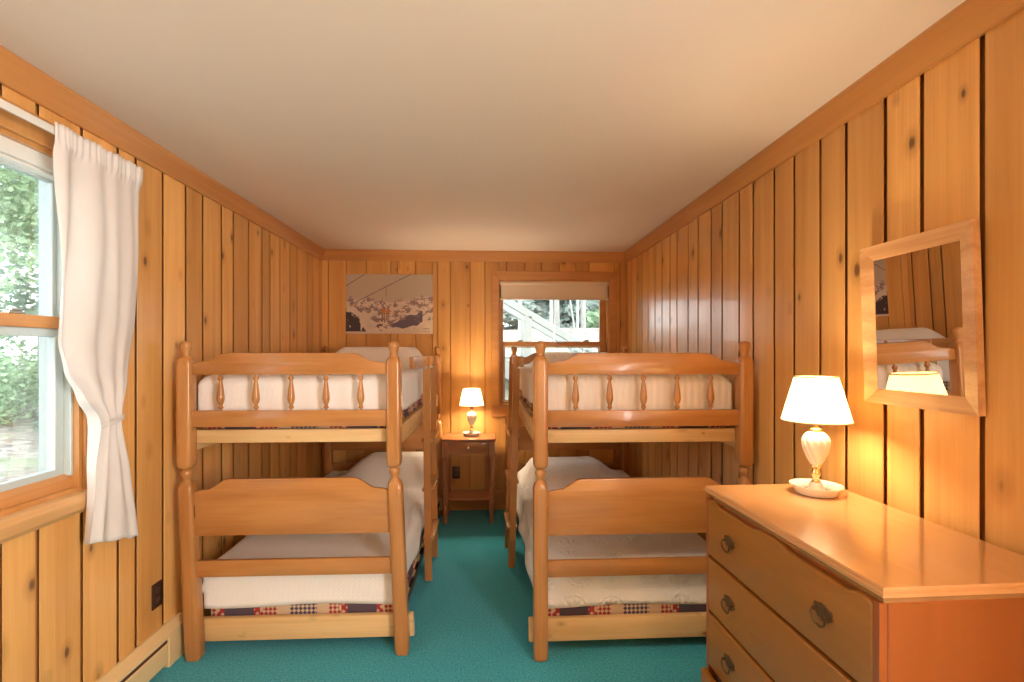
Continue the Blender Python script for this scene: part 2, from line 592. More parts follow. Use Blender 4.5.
def lathe(bm, prof, at=(0, 0, 0), n=20, cap=True, wob=None):
    rr = []
    for r, z in prof:
        ring = []
        for k in range(n):
            a = 2 * math.pi * k / n
            q = max(r, 1e-4) * (wob(a, z) if wob else 1)
            ring.append((at[0] + q * math.cos(a), at[1] + q * math.sin(a), at[2] + z))
        rr.append(ring)
    return rings(bm, rr, cap=cap)


def prism(bm, pts, axis, a0, a1, bev=0.0, rnd=None, seg=1):
    """extrude a 2-D outline; axis Y: pts are (x,z); X: (y,z); Z: (x,y)"""
    def P(p, a):
        return {'Y': (p[0], a, p[1]), 'X': (a, p[0], p[1]), 'Z': (p[0], p[1], a)}[axis]
    A = [bm.verts.new(P(p, a0)) for p in pts]
    B = [bm.verts.new(P(p, a1)) for p in pts]
    n = len(pts)
    caps = [bm.faces.new(A), bm.faces.new(list(reversed(B)))]
    fs = list(caps)
    for i in range(n):
        j = (i + 1) % n
        fs.append(bm.faces.new((A[j], A[i], B[i], B[j])))
    bmesh.ops.recalc_face_normals(bm, faces=fs)
    if bev:
        es = list({e for f in caps for e in f.edges})
        r = bmesh.ops.bevel(bm, geom=es, offset=bev, segments=seg, affect='EDGES', profile=0.5)
        fs = [f for f in fs if f.is_valid] + r['faces']
    setr(bm, fs, random.random() if rnd is None else rnd)
    return fs


def tube(bm, pts, r, n=10, cap=True):
    pts = [Vector(p) for p in pts]
    rr = []
    for i, p in enumerate(pts):
        t = (pts[min(i + 1, len(pts) - 1)] - pts[max(i - 1, 0)]).normalized()
        up = Vector((0, 0, 1)) if abs(t.z) < 0.9 else Vector((1, 0, 0))
        a = t.cross(up).normalized()
        b = t.cross(a).normalized()
        q = r[i] if isinstance(r, (list, tuple)) else r
        rr.append([p + a * q * math.cos(2 * math.pi * k / n) + b * q * math.sin(2 * math.pi * k / n) for k in range(n)])
    return rings(bm, rr, cap=cap)


def obj(name, bm, mat, parent=None, smooth=True, ang=35, xf=None):
    bmesh.ops.recalc_face_normals(bm, faces=bm.faces[:])
    if xf:
        for v in bm.verts:
            v.co = xf(v.co)
    me = bpy.data.meshes.new(name)
    bm.to_mesh(me)
    bm.free()
    mats = mat if isinstance(mat, (list, tuple)) else [mat]
    for q in mats:
        me.materials.append(q)
    if smooth:
        me.shade_smooth()
        try:
            me.set_sharp_from_angle(angle=ang * D2R)
        except Exception:
            pass
    o = bpy.data.objects.new(name, me)
    COL.objects.link(o)
    if parent:
        o.parent = parent
    return o


def tag(o, label, cat, group=None):
    o['label'] = label
    o['category'] = cat
    if group:
        o['group'] = group
    return o


def thing(name, label, cat, loc=(0, 0, 0), rz=0, group=None):
    o = bpy.data.objects.new(name, None)
    o.empty_display_size = 0.1
    COL.objects.link(o)
    o.location = loc
    o.rotation_euler = (0, 0, rz)
    return tag(o, label, cat, group)


def struct(name, bm, mat, parent=None, **k):
    o = obj(name, bm, mat, parent, **k)
    if not parent:
        o['kind'] = 'structure'
    return o


def struct_empty(name, loc=(0, 0, 0)):
    o = bpy.data.objects.new(name, None)
    COL.objects.link(o)
    o.location = loc
    o['kind'] = 'structure'
    return o


def smooth01(t):
    t = max(0.0, min(1.0, t))
    return t * t * (3 - 2 * t)

# ================================================================== SHELL
def rect_minus(r, h):
    """rectangle (a0,a1,b0,b1) minus hole -> list of rectangles"""
    a0, a1, b0, b1 = r
    if not h or a1 <= h[0] or a0 >= h[1]:
        return [r]
    out = []
    if a0 < h[0]:
        out.append((a0, h[0], b0, b1))
    if a1 > h[1]:
        out.append((h[1], a1, b0, b1))
    lo, hi = max(a0, h[0]), min(a1, h[1])
    out += [(lo, hi, b0, h[2]), (lo, hi, h[3], b1)]
    return out


def board_wall(name, seams, axis, face, out, hole, lo, hi, gap, depth, mat, chamfer=0.003, thick=None):
    """vertical boards with recessed channels; axis: direction the boards follow; out: +1/-1 outward sign"""
    bm = BM()
    t = 0.10

    def slab(a0, a1, b0, b1, d0, d1, bev=0.0, rnd=None):
        p, q = sorted((face + out * d0, face + out * d1))
        if axis == 'Y':
            return box(bm, p, q, a0, a1, b0, b1, bev, 1, rnd)
        return box(bm, a0, a1, p, q, b0, b1, bev, 1, rnd)
    for r in rect_minus((lo - .1, hi + .1, -.05, ZC + .05), hole):
        for f in slab(*r, depth, t, 0, 0.3):
            f.material_index = 1
    S = sorted(s for s in seams if lo < s < hi)
    S = [lo] + S + [hi]
    for a, b in zip(S, S[1:]):
        g0 = gap / 2 if a > lo else 0
        g1 = gap / 2 if b < hi else 0
        rn = random.random()
        for r in rect_minus((a + g0, b - g1, 0.0, ZC), hole):
            if r[1] - r[0] < 0.004:
                continue
            fs = slab(*r, 0.0, thick or depth + 0.002, min(chamfer, (r[1] - r[0]) / 4), rn)
    return struct(name, bm, [mat, M['groove']], smooth=False)


def fill(s, lo, hi, step=(0.10, 0.2)):
    s = sorted(s)
    a = s[0]
    while a > lo + 0.1:
        a -= random.uniform(*step)
        s.insert(0, a)
    a = s[-1]
    while a < hi - 0.2:
        a += random.uniform(*step)
        s.append(a)
    return s


k = 1.527 / 1.53
SL = [k * v for v in (1.799, 1.987, 2.174, 2.281, 2.465, 2.647, 2.8, 2.992, 3.127, 3.32, 3.512, 3.639, 3.81, 3.999, 4.143, 4.368, 4.50)]
board_wall('wall_left', fill(SL, YF, YB), 'Y', XL, -1, WL, YF, YB, 0.017, 0.024, M['pine_wall'], 0.001, 0.004)
k = 1.312 / 1.30
SR = [k * v for v in (1.252, 1.276, 1.462, 1.602, 1.784, 1.928, 2.097, 2.248, 2.431, 2.57, 2.761, 2.901, 3.084, 3.241, 3.434, 3.568, 3.735, 3.894, 4.067, 4.228, 4.402, 4.54)]
SR = [v for v in SR if abs(v - 1.252 * k) > 1e-6]
board_wall('wall_right', fill(SR, YF, YB), 'Y', XR, 1, FILL_R, YF, YB, 0.017, 0.024, M['pine_wall'], 0.001, 0.004)
SB = (-1.464, -1.303, -1.12, -0.896, -0.833, -0.67, -0.514, -0.468, -0.349, -0.166, -0.028, 0.17, 0.343, 0.5, 0.669, 0.82, 0.95, 1.19, 1.245)
board_wall('wall_back', SB, 'X', YB, 1, WBK, XL, XR, 0.008, 0.016, M['pine_back'], 0.002)
board_wall('wall_front', fill([0.0], XL, XR), 'X', YF, -1, None, XL, XR, 0.012, 0.01, M['pine_wall'])

bm = BM()
box(bm, XL - 0.1, XR + 0.1, YF - 0.1, YB + 0.1, -0.1, 0.0)
struct('floor', bm, M['carpet'], smooth=False)
bm = BM()
box(bm, XL - 0.1, XR + 0.1, YF - 0.1, YB + 0.1, ZC, ZC + 0.1)
struct('ceiling', bm, M['ceiling'], smooth=False)


def crown_profile():
    # (distance from wall, z) – sprung cove moulding
    return [(0.0, 2.305), (0.012, 2.305), (0.016, 2.318), (0.022, 2.335), (0.034, 2.365), (0.042, 2.385), (0.042, ZC), (0.0, ZC)]


def crown(name, axis, face, sgn, a0, a1, mat):
    bm = BM()
    pts = [(face + sgn * d, z) for d, z in crown_profile()]
    prism(bm, pts, 'Y' if axis == 'Y' else 'X', a0, a1, rnd=0.5)
    return struct(name, bm, mat, ang=20)


crown('trim_1', 'Y', XL, 1, YF, YB, M['trim_y'])
crown('trim_2', 'Y', XR, -1, YF, YB, M['trim_y'])
crown('trim_3', 'X', YB, -1, XL, XR, M['trim_x'])
bm = BM()
prism(bm, [(YB, 0), (YB - 0.018, 0), (YB - 0.018, 0.155), (YB - 0.010, 0.175), (YB, 0.178)], 'X', XL + 0.05, XR, rnd=0.4)
struct('baseboard_back', bm, M['trim_x'], ang=20)
bm = BM()
prism(bm, [(XR, 0), (XR - 0.014, 0), (XR - 0.014, 0.09), (XR - 0.006, 0.10), (XR, 0.10)], 'Y', YF, YB - 0.02, rnd=0.4)
struct('baseboard_right', bm, M['trim_y'], ang=20)

# ------------------------------------------------------------------ windows
def frame_rect(bm, axis, a0, a1, b0, b1, w, d0, d1, bev=0.002, ws=None):
    """mitred rectangular frame in the plane across axis ('X': a=y,b=z ; 'Y': a=x,b=z); outer a0..b1, widths (l,r,bottom,top)"""
    l, r, bt, tp = ws or (w, w, w, w)
    o = [(a0, b0), (a1, b0), (a1, b1), (a0, b1)]
    i = [(a0 + l, b0 + bt), (a1 - r, b0 + bt), (a1 - r, b1 - tp), (a0 + l, b1 - tp)]
    for q in range(4):
        p = (q + 1) % 4
        prism(bm, [o[q], o[p], i[p], i[q]], axis, d0, d1, bev)


w2 = struct_empty('window_1', (0.6, YB, 0))
inv = lambda o: None


def sub(name, bm, mat, root, **kw):
    """child whose mesh is given in world coordinates"""
    o = obj(name, bm, mat, root, **kw)
    o.matrix_parent_inverse = Matrix.Translation(root.location).inverted() if root.rotation_euler.z == 0 else root.matrix_world.inverted()
    return o


x0, x1, z0, z1 = WBK
bm = BM()
frame_rect(bm, 'Y', x0 - 0.07, x1 + 0.07, z0 - 0.085, z1 + 0.078, 0, YB - 0.02, YB, 0.003, (0.07, 0.07, 0.085, 0.078))
sub('casing', bm, M['trim_x'], w2, ang=20)
bm = BM()
frame_rect(bm, 'Y', x0 - 0.001, x1 + 0.001, z0 - 0.001, z1 + 0.001, 0.018, YB - 0.001, YB + 0.12, 0)
sub('jamb', bm, M['trim_z'], w2, smooth=False)
bm = BM()
frame_rect(bm, 'Y', x0 + 0.018, x1 - 0.018, 1.525, z1 - 0.018, 0, YB + 0.070, YB + 0.100, 0.003, (0.022, 0.058, 0.038, 0.05))
s_up = sub('upper_sash', bm, M['trim_x'], w2, ang=20)
bm = BM()
box(bm, x0 + 0.035, x1 - 0.07, YB + 0.083, YB + 0.087, 1.555, z1 - 0.06)
sub('pane', bm, M['glass'], s_up, smooth=False).matrix_parent_inverse = Matrix.Translation(w2.location).inverted() @ Matrix.Identity(4)
bm = BM()
frame_rect(bm, 'Y', x0 + 0.018, x1 - 0.018, z0 + 0.018, 1.562, 0, YB + 0.035, YB + 0.066, 0.003, (0.022, 0.058, 0.034, 0.04))
s_lo = sub('lower_sash', bm, M['trim_x'], w2, ang=20)
bm = BM()
frame_rect(bm, 'Y', x0 + 0.040, x1 - 0.076, z0 + 0.052, 1.522, 0.018, YB + 0.044, YB + 0.058, 0.002)
g = sub('glazing_bead', bm, M['white_paint'], s_lo)
bm = BM()
box(bm, x0 + 0.05, x1 - 0.09, YB + 0.049, YB + 0.053, z0 + 0.06, 1.51)
g2 = sub('pane', bm, M['glass'], s_lo, smooth=False)
bm = BM()
for xx in (0.30, 0.93):
    box(bm, xx - 0.025, xx + 0.025, YB + 0.04, YB + 0.062, 1.562, 1.570, 0.002)
    box(bm, xx - 0.012, xx + 0.03, YB + 0.045, YB + 0.057, 1.570, 1.580, 0.003)
sl = sub('sash_lock', bm, M['chrome'], s_lo)
for o in (g, g2, sl):
    o.matrix_parent_inverse = Matrix.Translation(w2.location).inverted()
# children of a sash: sash itself carries the root's inverse, so keep identity for world coords
for o in (g, g2, sl):
    o.matrix_parent_inverse = Matrix.Identity(4)
for o in s_up.children:
    o.matrix_parent_inverse = Matrix.Identity(4)

# roller blind in the back window
rb = thing('roller_blind', 'tan roller blind rolled up at the top of the back window', 'blind', (0.62, YB + 0.02, 2.10))
bm = BM()
tube(bm, [(x0 + 0.004 - 0.62, -.006, 0.008), (x1 - 0.004 - 0.62, -.006, 0.008)], 0.024, 16)
obj('roller', bm, M['blind'], rb)
bm = BM()
box(bm, x0 + 0.006 - 0.62, x1 - 0.006 - 0.62, -0.021, -0.018, -0.135, 0.002)
obj('blind_fabric', bm, M['blind'], rb, smooth=False)
bm = BM()
box(bm, x0 + 0.006 - 0.62, x1 - 0.006 - 0.62, -0.026, -0.014, -0.147, -0.133, 0.003)
obj('hem_bar', bm, M['blind'], rb)

# left window
w1 = struct_empty('window_2', (XL, 1.5, 0))
y0, y1, z0, z1 = WL
IDN = Matrix.Identity(4)
bm = BM()
prism(bm, [(y1 - 0.002, z0), (y1 + 0.068, z0), (y1 + 0.068, z1 + 0.09), (y1 - 0.002, z1)], 'X', XL, XL + 0.018, 0.003)
prism(bm, [(y0 + 0.002, z0), (y0 - 0.068, z0), (y0 - 0.068, z1 + 0.09), (y0 + 0.002, z1)], 'X', XL, XL + 0.018, 0.003)
prism(bm, [(y0, z1 - 0.002), (y1, z1 - 0.002), (y1 + 0.068, z1 + 0.09), (y0 - 0.068, z1 + 0.09)], 'X', XL, XL + 0.018, 0.003)
sub('casing', bm, M['trim_z'], w1, ang=20)
bm = BM()
frame_rect(bm, 'X', y0 - 0.001, y1 + 0.001, z0 - 0.001, z1 + 0.001, 0.018, XL - 0.13, XL + 0.001, 0)
sub('jamb', bm, M['trim_z'], w1, smooth=False)
bm = BM()
prism(bm, [(XL + 0.0, z0 - 0.072), (XL + 0.030, z0 - 0.072), (XL + 0.042, z0 - 0.055), (XL + 0.045, z0 - 0.02), (XL + 0.036, z0 + 0.0), (XL - 0.02, z0 + 0.004), (XL - 0.02, z0 - 0.02), (XL, z0 - 0.02)],
      'Y', y0 - 0.075, y1 + 0.075, rnd=0.6)
sub('window_sill', bm, M['sill'], w1, ang=25)
bm = BM()
prism(bm, [(XL - 0.10, z0 + 0.0), (XL - 0.022, z0 + 0.0), (XL - 0.022, z0 + 0.05), (XL - 0.04, z0 + 0.066), (XL - 0.10, z0 + 0.066)], 'Y', y0 + 0.016, y1 - 0.016, rnd=0.3)
sub('stool', bm, M['trim_y'], w1, ang=25)
bm = BM()
box(bm, XL - 0.135, XL - 0.020, y1 - 0.028, y1 - 0.016, z0 + 0.06, z1 - 0.015, 0.002)
sub('side_track', bm, M['sash_grey'], w1)
bm = BM()
box(bm, XL - 0.09, XL - 0.02, y0 + 0.018, y1 - 0.018, z1 - 0.066, z1 - 0.012, 0.003)
box(bm, XL - 0.09, XL - 0.028, y0 + 0.018, y1 - 0.018, z1 - 0.078, z1 - 0.067, 0.003)
sub('head_panel', bm, M['white_paint'], w1)
bm = BM()
frame_rect(bm, 'X', y0 + 0.02, y1 - 0.020, 1.545, z1 - 0.07, 0, XL - 0.095, XL - 0.072, 0.002, (0.03, 0.022, 0.03, 0.014))
us = sub('upper_sash', bm, M['sash_grey'], w1)
bm = BM()
box(bm, XL - 0.086, XL - 0.082, y0 + 0.04, y1 - 0.034, 1.57, z1 - 0.08)
sub('pane', bm, M['glass'], us, smooth=False).matrix_parent_inverse = IDN
bm = BM()
frame_rect(bm, 'X', y0 + 0.02, y1 - 0.027, z0 + 0.06, 1.548, 0, XL - 0.070, XL - 0.045, 0.002, (0.03, 0.038, 0.030, 0.03))
ls = sub('lower_sash', bm, M['sash_grey'], w1)
bm = BM()
box(bm, XL - 0.060, XL - 0.056, y0 + 0.04, y1 - 0.055, z0 + 0.08, 1.53)
sub('pane', bm, M['glass'], ls, smooth=False).matrix_parent_inverse = IDN
bm = BM()
box(bm, XL - 0.072, XL - 0.034, y0 + 0.02, y1 - 0.027, 1.548, 1.592, 0.003)
mr = sub('meeting_rail', bm, M['trim_y'], w1)
bm = BM()
box(bm, XL - 0.065, XL - 0.045, 1.74, 1.80, 1.592, 1.602, 0.002)
box(bm, XL - 0.06, XL - 0.05, 1.755, 1.80, 1.602, 1.612, 0.003)
sub('sash_lock', bm, M['chrome'], mr).matrix_parent_inverse = IDN

# casing round the added fill-lamp opening, unseen behind the camera
bm = BM()
frame_rect(bm, 'X', FILL_R[0] - 0.07, FILL_R[1] + 0.07, FILL_R[2] - 0.07, FILL_R[3] + 0.07, 0.07, XR - 0.018, XR, 0.003)
struct('fill_opening_casing', bm, M['trim_z'], ang=20)

# ------------------------------------------------------------------ curtain and rod
rod = thing('curtain_rod', 'flat white curtain rod over the left window', 'curtain rod', (XL, 1.5, 2.197))
bm = BM()
path = [(0.092, -0.72), (0.092, 0.60), (0.089, 0.655), (0.078, 0.692), (0.055, 0.708), (0.0, 0.71)]
for (a, b) in ((0.0, 0.004),):
    rr = []
    for i, (px, py) in enumerate(path):
        p_, q_ = path[max(i - 1, 0)], path[min(i + 1, len(path) - 1)]
        tx, ty = q_[0] - p_[0], q_[1] - p_[1]
        l = math.hypot(tx, ty)
        nx, ny = ty / l, -tx / l
        rr.append([(px + nx * s, py + ny * s, z) for s, z in ((0.004, -0.012), (0.004, 0.012), (-0.003, 0.012), (-0.003, -0.012))])
    rings(bm, rr)
obj('rail', bm, M['white_paint'], rod)
bm = BM()
box(bm, 0, 0.006, 0.695, 0.725, -0.02, 0.02, 0.001)
obj('wall_bracket', bm, M['white_paint'], rod)

cur = thing('curtain', 'white cotton curtain tied back at the right side of the left window', 'curtain', (XL, 1.5, 2.2))


def lerp_table(t, tab):
    for (a, va), (b, vb) in zip(tab, tab[1:]):
        if t <= b:
            f = smooth01((t - a) / (b - a)) * 0.5 + 0.5 * max(0, min(1, (t - a) / (b - a)))
            return va + (vb - va) * f
    return tab[-1][1]


LE = [(0.70, 1.885), (1.0, 1.925), (1.18, 1.950), (1.22, 1.945), (1.30, 1.880), (1.40, 1.805), (1.50, 1.765), (1.8, 1.752), (2.1, 1.735), (2.24, 1.730)]
RE = [(0.70, 2.215), (1.0, 2.155), (1.18, 2.105), (1.22, 2.110), (1.35, 2.150), (1.60, 2.190), (2.0, 2.200), (2.24, 2.205)]
bm = BM()
NU, NV = 110, 90
ZT, ZB = 2.222, 0.735
gv = []
for j in range(NV + 1):
    t = j / NV
    z = ZT + (ZB - ZT) * t
    row = []
    le, re = lerp_table(z, LE), lerp_table(z, RE)
    tie = math.exp(-((z - 1.20) / 0.16) ** 2)
    for i in range(NU + 1):
        s = i / NU
        y = le + (re - le) * s
        y += 0.004 * math.sin(z * 9 + s * 20) * (1 - tie)
        ph = 2 * math.pi * (s * 4.2 + 0.35 * math.sin(4.3 * s + 1.5 * z) + .12 * math.sin(9 * s))
        amp = (0.010 + 0.012 * smooth01((ZT - z) / 0.5)) * (.55 + .45 * math.sin(5 * s + 1.1)) + .004 * tie
        head = smooth01((z - 2.14) / 0.03)
        amp = amp * (1 - head) + head * 0.005
        fine = 0.004 * math.sin(2 * math.pi * s * 21) * head
        # stands off the wall with the rod; the far edge turns back to the wall
        xb = 0.100 + 0.007 * smooth01((z - 2.12) / 0.04)
        turn = max(0.0, (s - 0.86) / 0.14)
        xb -= 0.085 * turn * turn * (0.35 + 0.65 * smooth01((z - 1.2) / 0.7))
        if z < 1.9:
            xb -= 0.03 * smooth01((1.9 - z) / 0.6) * (1 - 0.4 * smooth01((1.2 - z) / 0.4))
        x = xb + amp * math.sin(ph) * (1 + 0.25 * tie) + fine
        x = max(x, 0.016)
        zz = z
        if t < 0.02:
            zz = z - 0.003 * abs(math.sin(2 * math.pi * s * 11)) - 0.05 * max(0, (s - 0.9) / 0.1) ** 2
        if j > NV - 3:
            zz = z - 0.045 * s + 0.038 * (1 - s) + 0.005 * math.sin(ph)
        else:
            zz += (-0.045 * s + 0.038 * (1 - s)) * smooth01((1.15 - z) / 0.43)
        row.append(bm.verts.new((x, y - 1.5, zz - 2.2)))
    gv.append(row)
for j in range(NV):
    for i in range(NU):
        bm.faces.new((gv[j][i], gv[j][i + 1], gv[j + 1][i + 1], gv[j + 1][i]))
cp = obj('curtain_panel', bm, M['curtain'], cur, ang=180)
sm = cp.modifiers.new('thickness', 'SOLIDIFY')
sm.thickness = 0.0015
bm = BM()   # tie band: a flattened ring round the gathers
rr = []
for i in range(28):
    a = 2 * math.pi * i / 28
    yy = 2.022 + 0.066 * math.cos(a) - 1.5
    xx = 0.070 + 0.030 * math.sin(a)
    zz = 1.20 - 2.2 + 0.012 * math.cos(a)
    ca, sa = math.cos(a), math.sin(a)
    rr.append([(xx + sa * e, yy + ca * e, zz + h) for e, h in ((0, -0.009), (0.003, -0.007), (0.003, 0.007), (0, 0.009), (-0.003, 0.0))])
rr.append(rr[0])
rings(bm, rr, cap=False)
obj('tieback', bm, M['curtain'], cur)

# ------------------------------------------------------------------ baseboard heater
ht = thing('baseboard_heater', 'long cream baseboard heater along the left wall', 'heater', (XL, 0, 0))
H0, H1 = 0.2, 2.585
bm = BM()
prism(bm, [(0, 0.02), (0.042, 0.02), (0.046, 0.028), (0.046, 0.110), (0.042, 0.114), (0.006, 0.114), (0.006, 0.10), (0, 0.10)], 'Y', H0 + 0.01, H1 - 0.01)
obj('front_panel', bm, M['heater'], ht, ang=25)
bm = BM()
prism(bm, [(0, 0.182), (0.012, 0.182), (0.050, 0.156), (0.052, 0.140), (0.048, 0.138), (0.044, 0.152), (0.010, 0.172), (0, 0.172)], 'Y', H0, H1)
obj('hood', bm, M['heater'], ht, ang=25)
bm = BM()
box(bm, 0.002, 0.041, H0 + 0.02, H1 - 0.02, 0.108, 0.152)
obj('grille_slot', bm, M['dark_slot'], ht, smooth=False)
for a in (H0, H1 - 0.16):
    bm = BM()
    prism(bm, [(0, 0.0), (0.050, 0.0), (0.050, 0.138), (0.048, 0.152), (0.012, 0.178), (0, 0.178)], 'Y', a, a + 0.16, 0.002)
    obj('end_cap', bm, M['heater'], ht, ang=25)

# ------------------------------------------------------------------ outlets
def outlet(loc, rz, label):
    o = thing('wall_outlet', label, 'outlet', loc, rz, 'wall outlets')
    bm = BM()
    box(bm, -0.036, 0.036, -0.007, 0.0, -0.058, 0.058, 0.003, 2)
    obj('cover_plate', bm, M['outlet'], o)
    for zz in (-0.021, 0.021):
        bm = BM()
        lathe(bm, [(0.0165, 0), (0.0165, 0.003), (0.014, 0.004)], n=20)
        for v in bm.verts:
            v.co = Vector((v.co.x, -0.006 - v.co.z, v.co.y * 0.8 + zz))
        r = obj('receptacle', bm, M['outlet_face'], o)
        bm = BM()
        for xx in (-0.006, 0.006):
            box(bm, xx - 0.0012, xx + 0.0012, -0.0108, -0.0095, zz - 0.005, zz + 0.005)
        obj('slot', bm, M['dark_slot'], r, smooth=False)
    return o


outlet((XL, 2.412, 0.345), 90 * D2R, 'dark brown wall outlet low on the left wall, under the curtain')
outlet((-0.295, YB, 0.345), 0, 'dark wall outlet on the back wall behind the nightstand')

# ================================================================== BUNK BEDS
def sq_ring(x, y, z, h, sq, n=24):
    """superellipse ring: sq 0 = circle, 1 = rounded square"""
    e = 2 + 10 * sq
    out = []
    for k in range(n):
        a = 2 * math.pi * (k + 0.5) / n
        c, s = math.cos(a), math.sin(a)
        r = h / ((abs(c) ** e + abs(s) ** e) ** (1 / e))
        out.append((x + r * c, y + r * s, z))
    return out


PH = 0.0335
LOW = [(0, .026, .4), (.006, .030, .6), (.02, PH, 1), (.800, PH, 1), (.818, .0328, .5), (.836, .0295, .1), (.848, .0225, 0), (.855, .0175, 0),
       (.861, .0185, 0), (.871, .0225, 0), (.883, .0255, 0), (.893, .0255, 0), (.901, .021, 0), (.906, .0165, 0)]
UPP = [(.904, .0165, 0), (.909, .024, 0), (.916, .030, .2), (.926, .033, .6), (.942, PH, 1), (1.408, PH, 1), (1.422, .0325, .6), (1.434, .029, .1), (1.441, .0225, 0),
       (1.446, .0190, 0), (1.452, .0185, 0), (1.463, .0205, 0), (1.478, .0245, 0), (1.491, .0275, 0), (1.502, .0275, 0), (1.510, .023, 0), (1.515, .012, 0), (1.5165, .002, 0)]


def panel_pts(hw, zb, zs, zt, end_drop=0.022):
    half = [(hw, zb), (hw, zs - end_drop), (hw - .012, zs - end_drop * .45), (hw - .03, zs - .004), (hw - .055, zs)]
    for i in range(1, 9):
        t = i / 8
        half.append((hw - .065 - .105 * t, zs + (zt - zs) * smooth01(t)))
    return half + [(-x, z) for x, z in reversed(half)]


def bunk_bed(label, loc, rz, hs, xf, aisle, guard_y):
    L = 2.10
    b = thing('bunk_bed', label, 'bunk bed', loc, rz, 'pair of bunk beds')
    for yy in (0, L):
        for sx in (-1, 1):
            bm = BM()
            rings(bm, [sq_ring(sx * hs, yy, z, h, q) for z, h, q in LOW], rnd=random.random())
            rings(bm, [sq_ring(sx * hs, yy, z, h, q) for z, h, q in UPP], rnd=random.random())
            obj('post', bm, M['maple_z'], b, xf=xf, ang=50)
    hw = hs - 0.026
    for yy, s in ((0, 'footboard'), (L, 'headboard')):
        bm = BM()
        prism(bm, panel_pts(hw, .589, .807, .857), 'Y', yy - .012, yy + .012, .003, seg=2)
        pn = obj(s, bm, M['maple_x'], b, xf=xf, ang=30)
        bm = BM()
        prism(bm, panel_pts(hw, 1.356, 1.418, 1.459, .016), 'Y', yy - .012, yy + .012, .003, seg=2)
        obj(s, bm, M['maple_x'], b, xf=xf, ang=30)
        for z0, z1 in ((.391, .469), (1.106, 1.184)):
            bm = BM()
            box(bm, -hw, hw, yy - .012, yy + .012, z0, z1, .003, 2)
            obj('end_rail', bm, M['maple_x'], b, xf=xf)
        for i in range(5):
            x = (i - 2) * 0.1655
            bm = BM()
            pr = [(.006, 1.180), (.006, 1.190), (.010, 1.192), (.0125, 1.198), (.010, 1.204), (.0075, 1.207), (.0095, 1.212), (.0165, 1.232), (.0175, 1.245), (.0155, 1.265),
                  (.0105, 1.305), (.0075, 1.324), (.0085, 1.328), (.0125, 1.333), (.013, 1.338), (.0105, 1.344), (.0075, 1.348), (.0075, 1.360)]
            lathe(bm, pr, (x, yy, 0), 16)
            obj('spindle', bm, M['maple_z'], b, xf=xf)
        ysg = 1 if yy == 0 else -1
        a, c = sorted((yy + ysg * .034, yy + ysg * .068))
        e0, e1 = (-hs - .052, hs + .052)
        if aisle > 0:
            e0 = -hs - .01
        else:
            e1 = hs + .01
        bm = BM()
        box(bm, e0, e1, a, c, .060, .168, .004, 2)
        obj('end_board', bm, M['raw_pine_x'], b, xf=xf)
        bm = BM()
        box(bm, -hs, hs, a, c, 1.022, 1.086, .004, 2)
        obj('end_board', bm, M['raw_pine_x'], b, xf=xf)
        for sx in (-1, 1):
            bm = BM()
            box(bm, sx * (hw - .004) - .006, sx * (hw - .004) + .006, yy - .0145, yy - .0115, .675, .735, .0008)
            obj('rail_slot', bm, M['dark_slot'], b, xf=xf)
    for sx in (-1, 1):
        bm = BM()      # dark angle-iron side rail of the lower bunk
        box(bm, sx * (hs - .012) - .002, sx * (hs - .012) + .002, .02, L - .02, .105, .142)
        xa, xb = sorted((sx * (hs - .012), sx * (hs - .052)))
        box(bm, xa, xb, .07, L - .07, .118, .122)
        obj('side_rail', bm, M['steel'], b, xf=xf, smooth=False)
        bm = BM()
        box(bm, sx * (hs - .004) - .011, sx * (hs - .004) + .011, .02, L - .02, .985, 1.083, .003, 2)
        obj('side_rail', bm, M['raw_pine_y'], b, xf=xf)
    for zz in (.123, 1.058):
        for i in range(9):
            yy = .12 + i * (L - .24) / 8
            bm = BM()
            box(bm, -hs + .02, hs - .02, yy - .045, yy + .045, zz, zz + .016, .002)
            obj('slat', bm, M['raw_pine_x'], b, xf=xf)
    bm = BM()
    box(bm, aisle * (hs + (.003 if aisle > 0 else .014)) - .014, aisle * (hs + (.003 if aisle > 0 else .014)) + .014, guard_y, L - .02, 1.362, 1.434, .003, 2)
    obj('guard_rail', bm, M['maple_y'], b, xf=xf)
    return b


def mattress(label, loc, rz, hw, z0, z1, xf):
    m = thing('mattress', label, 'mattress', loc, rz, 'bunk mattresses')
    bm = BM()
    box(bm, -hw, hw, .078, 2.02, z0, z1, .016, 4, 0.5)
    obj('ticking_cover', bm, M['ticking'], m, xf=xf)
    bm = BM()
    r = .012
    pts = []
    for (cx, cy, a0) in ((hw - .05, 1.97, 0), (-hw + .05, 1.97, 90), (-hw + .05, .128, 180), (hw - .05, .128, 270)):
        for i in range(5):
            a = (a0 + i * 22.5) * D2R
            pts.append((cx + .05 * math.cos(a), cy + .05 * math.sin(a), z0 + .012))
    pts.append(pts[0])
    tube(bm, pts, .006, 8, cap=False)
    obj('piping', bm, M['ticking'], m, xf=xf)
    return m


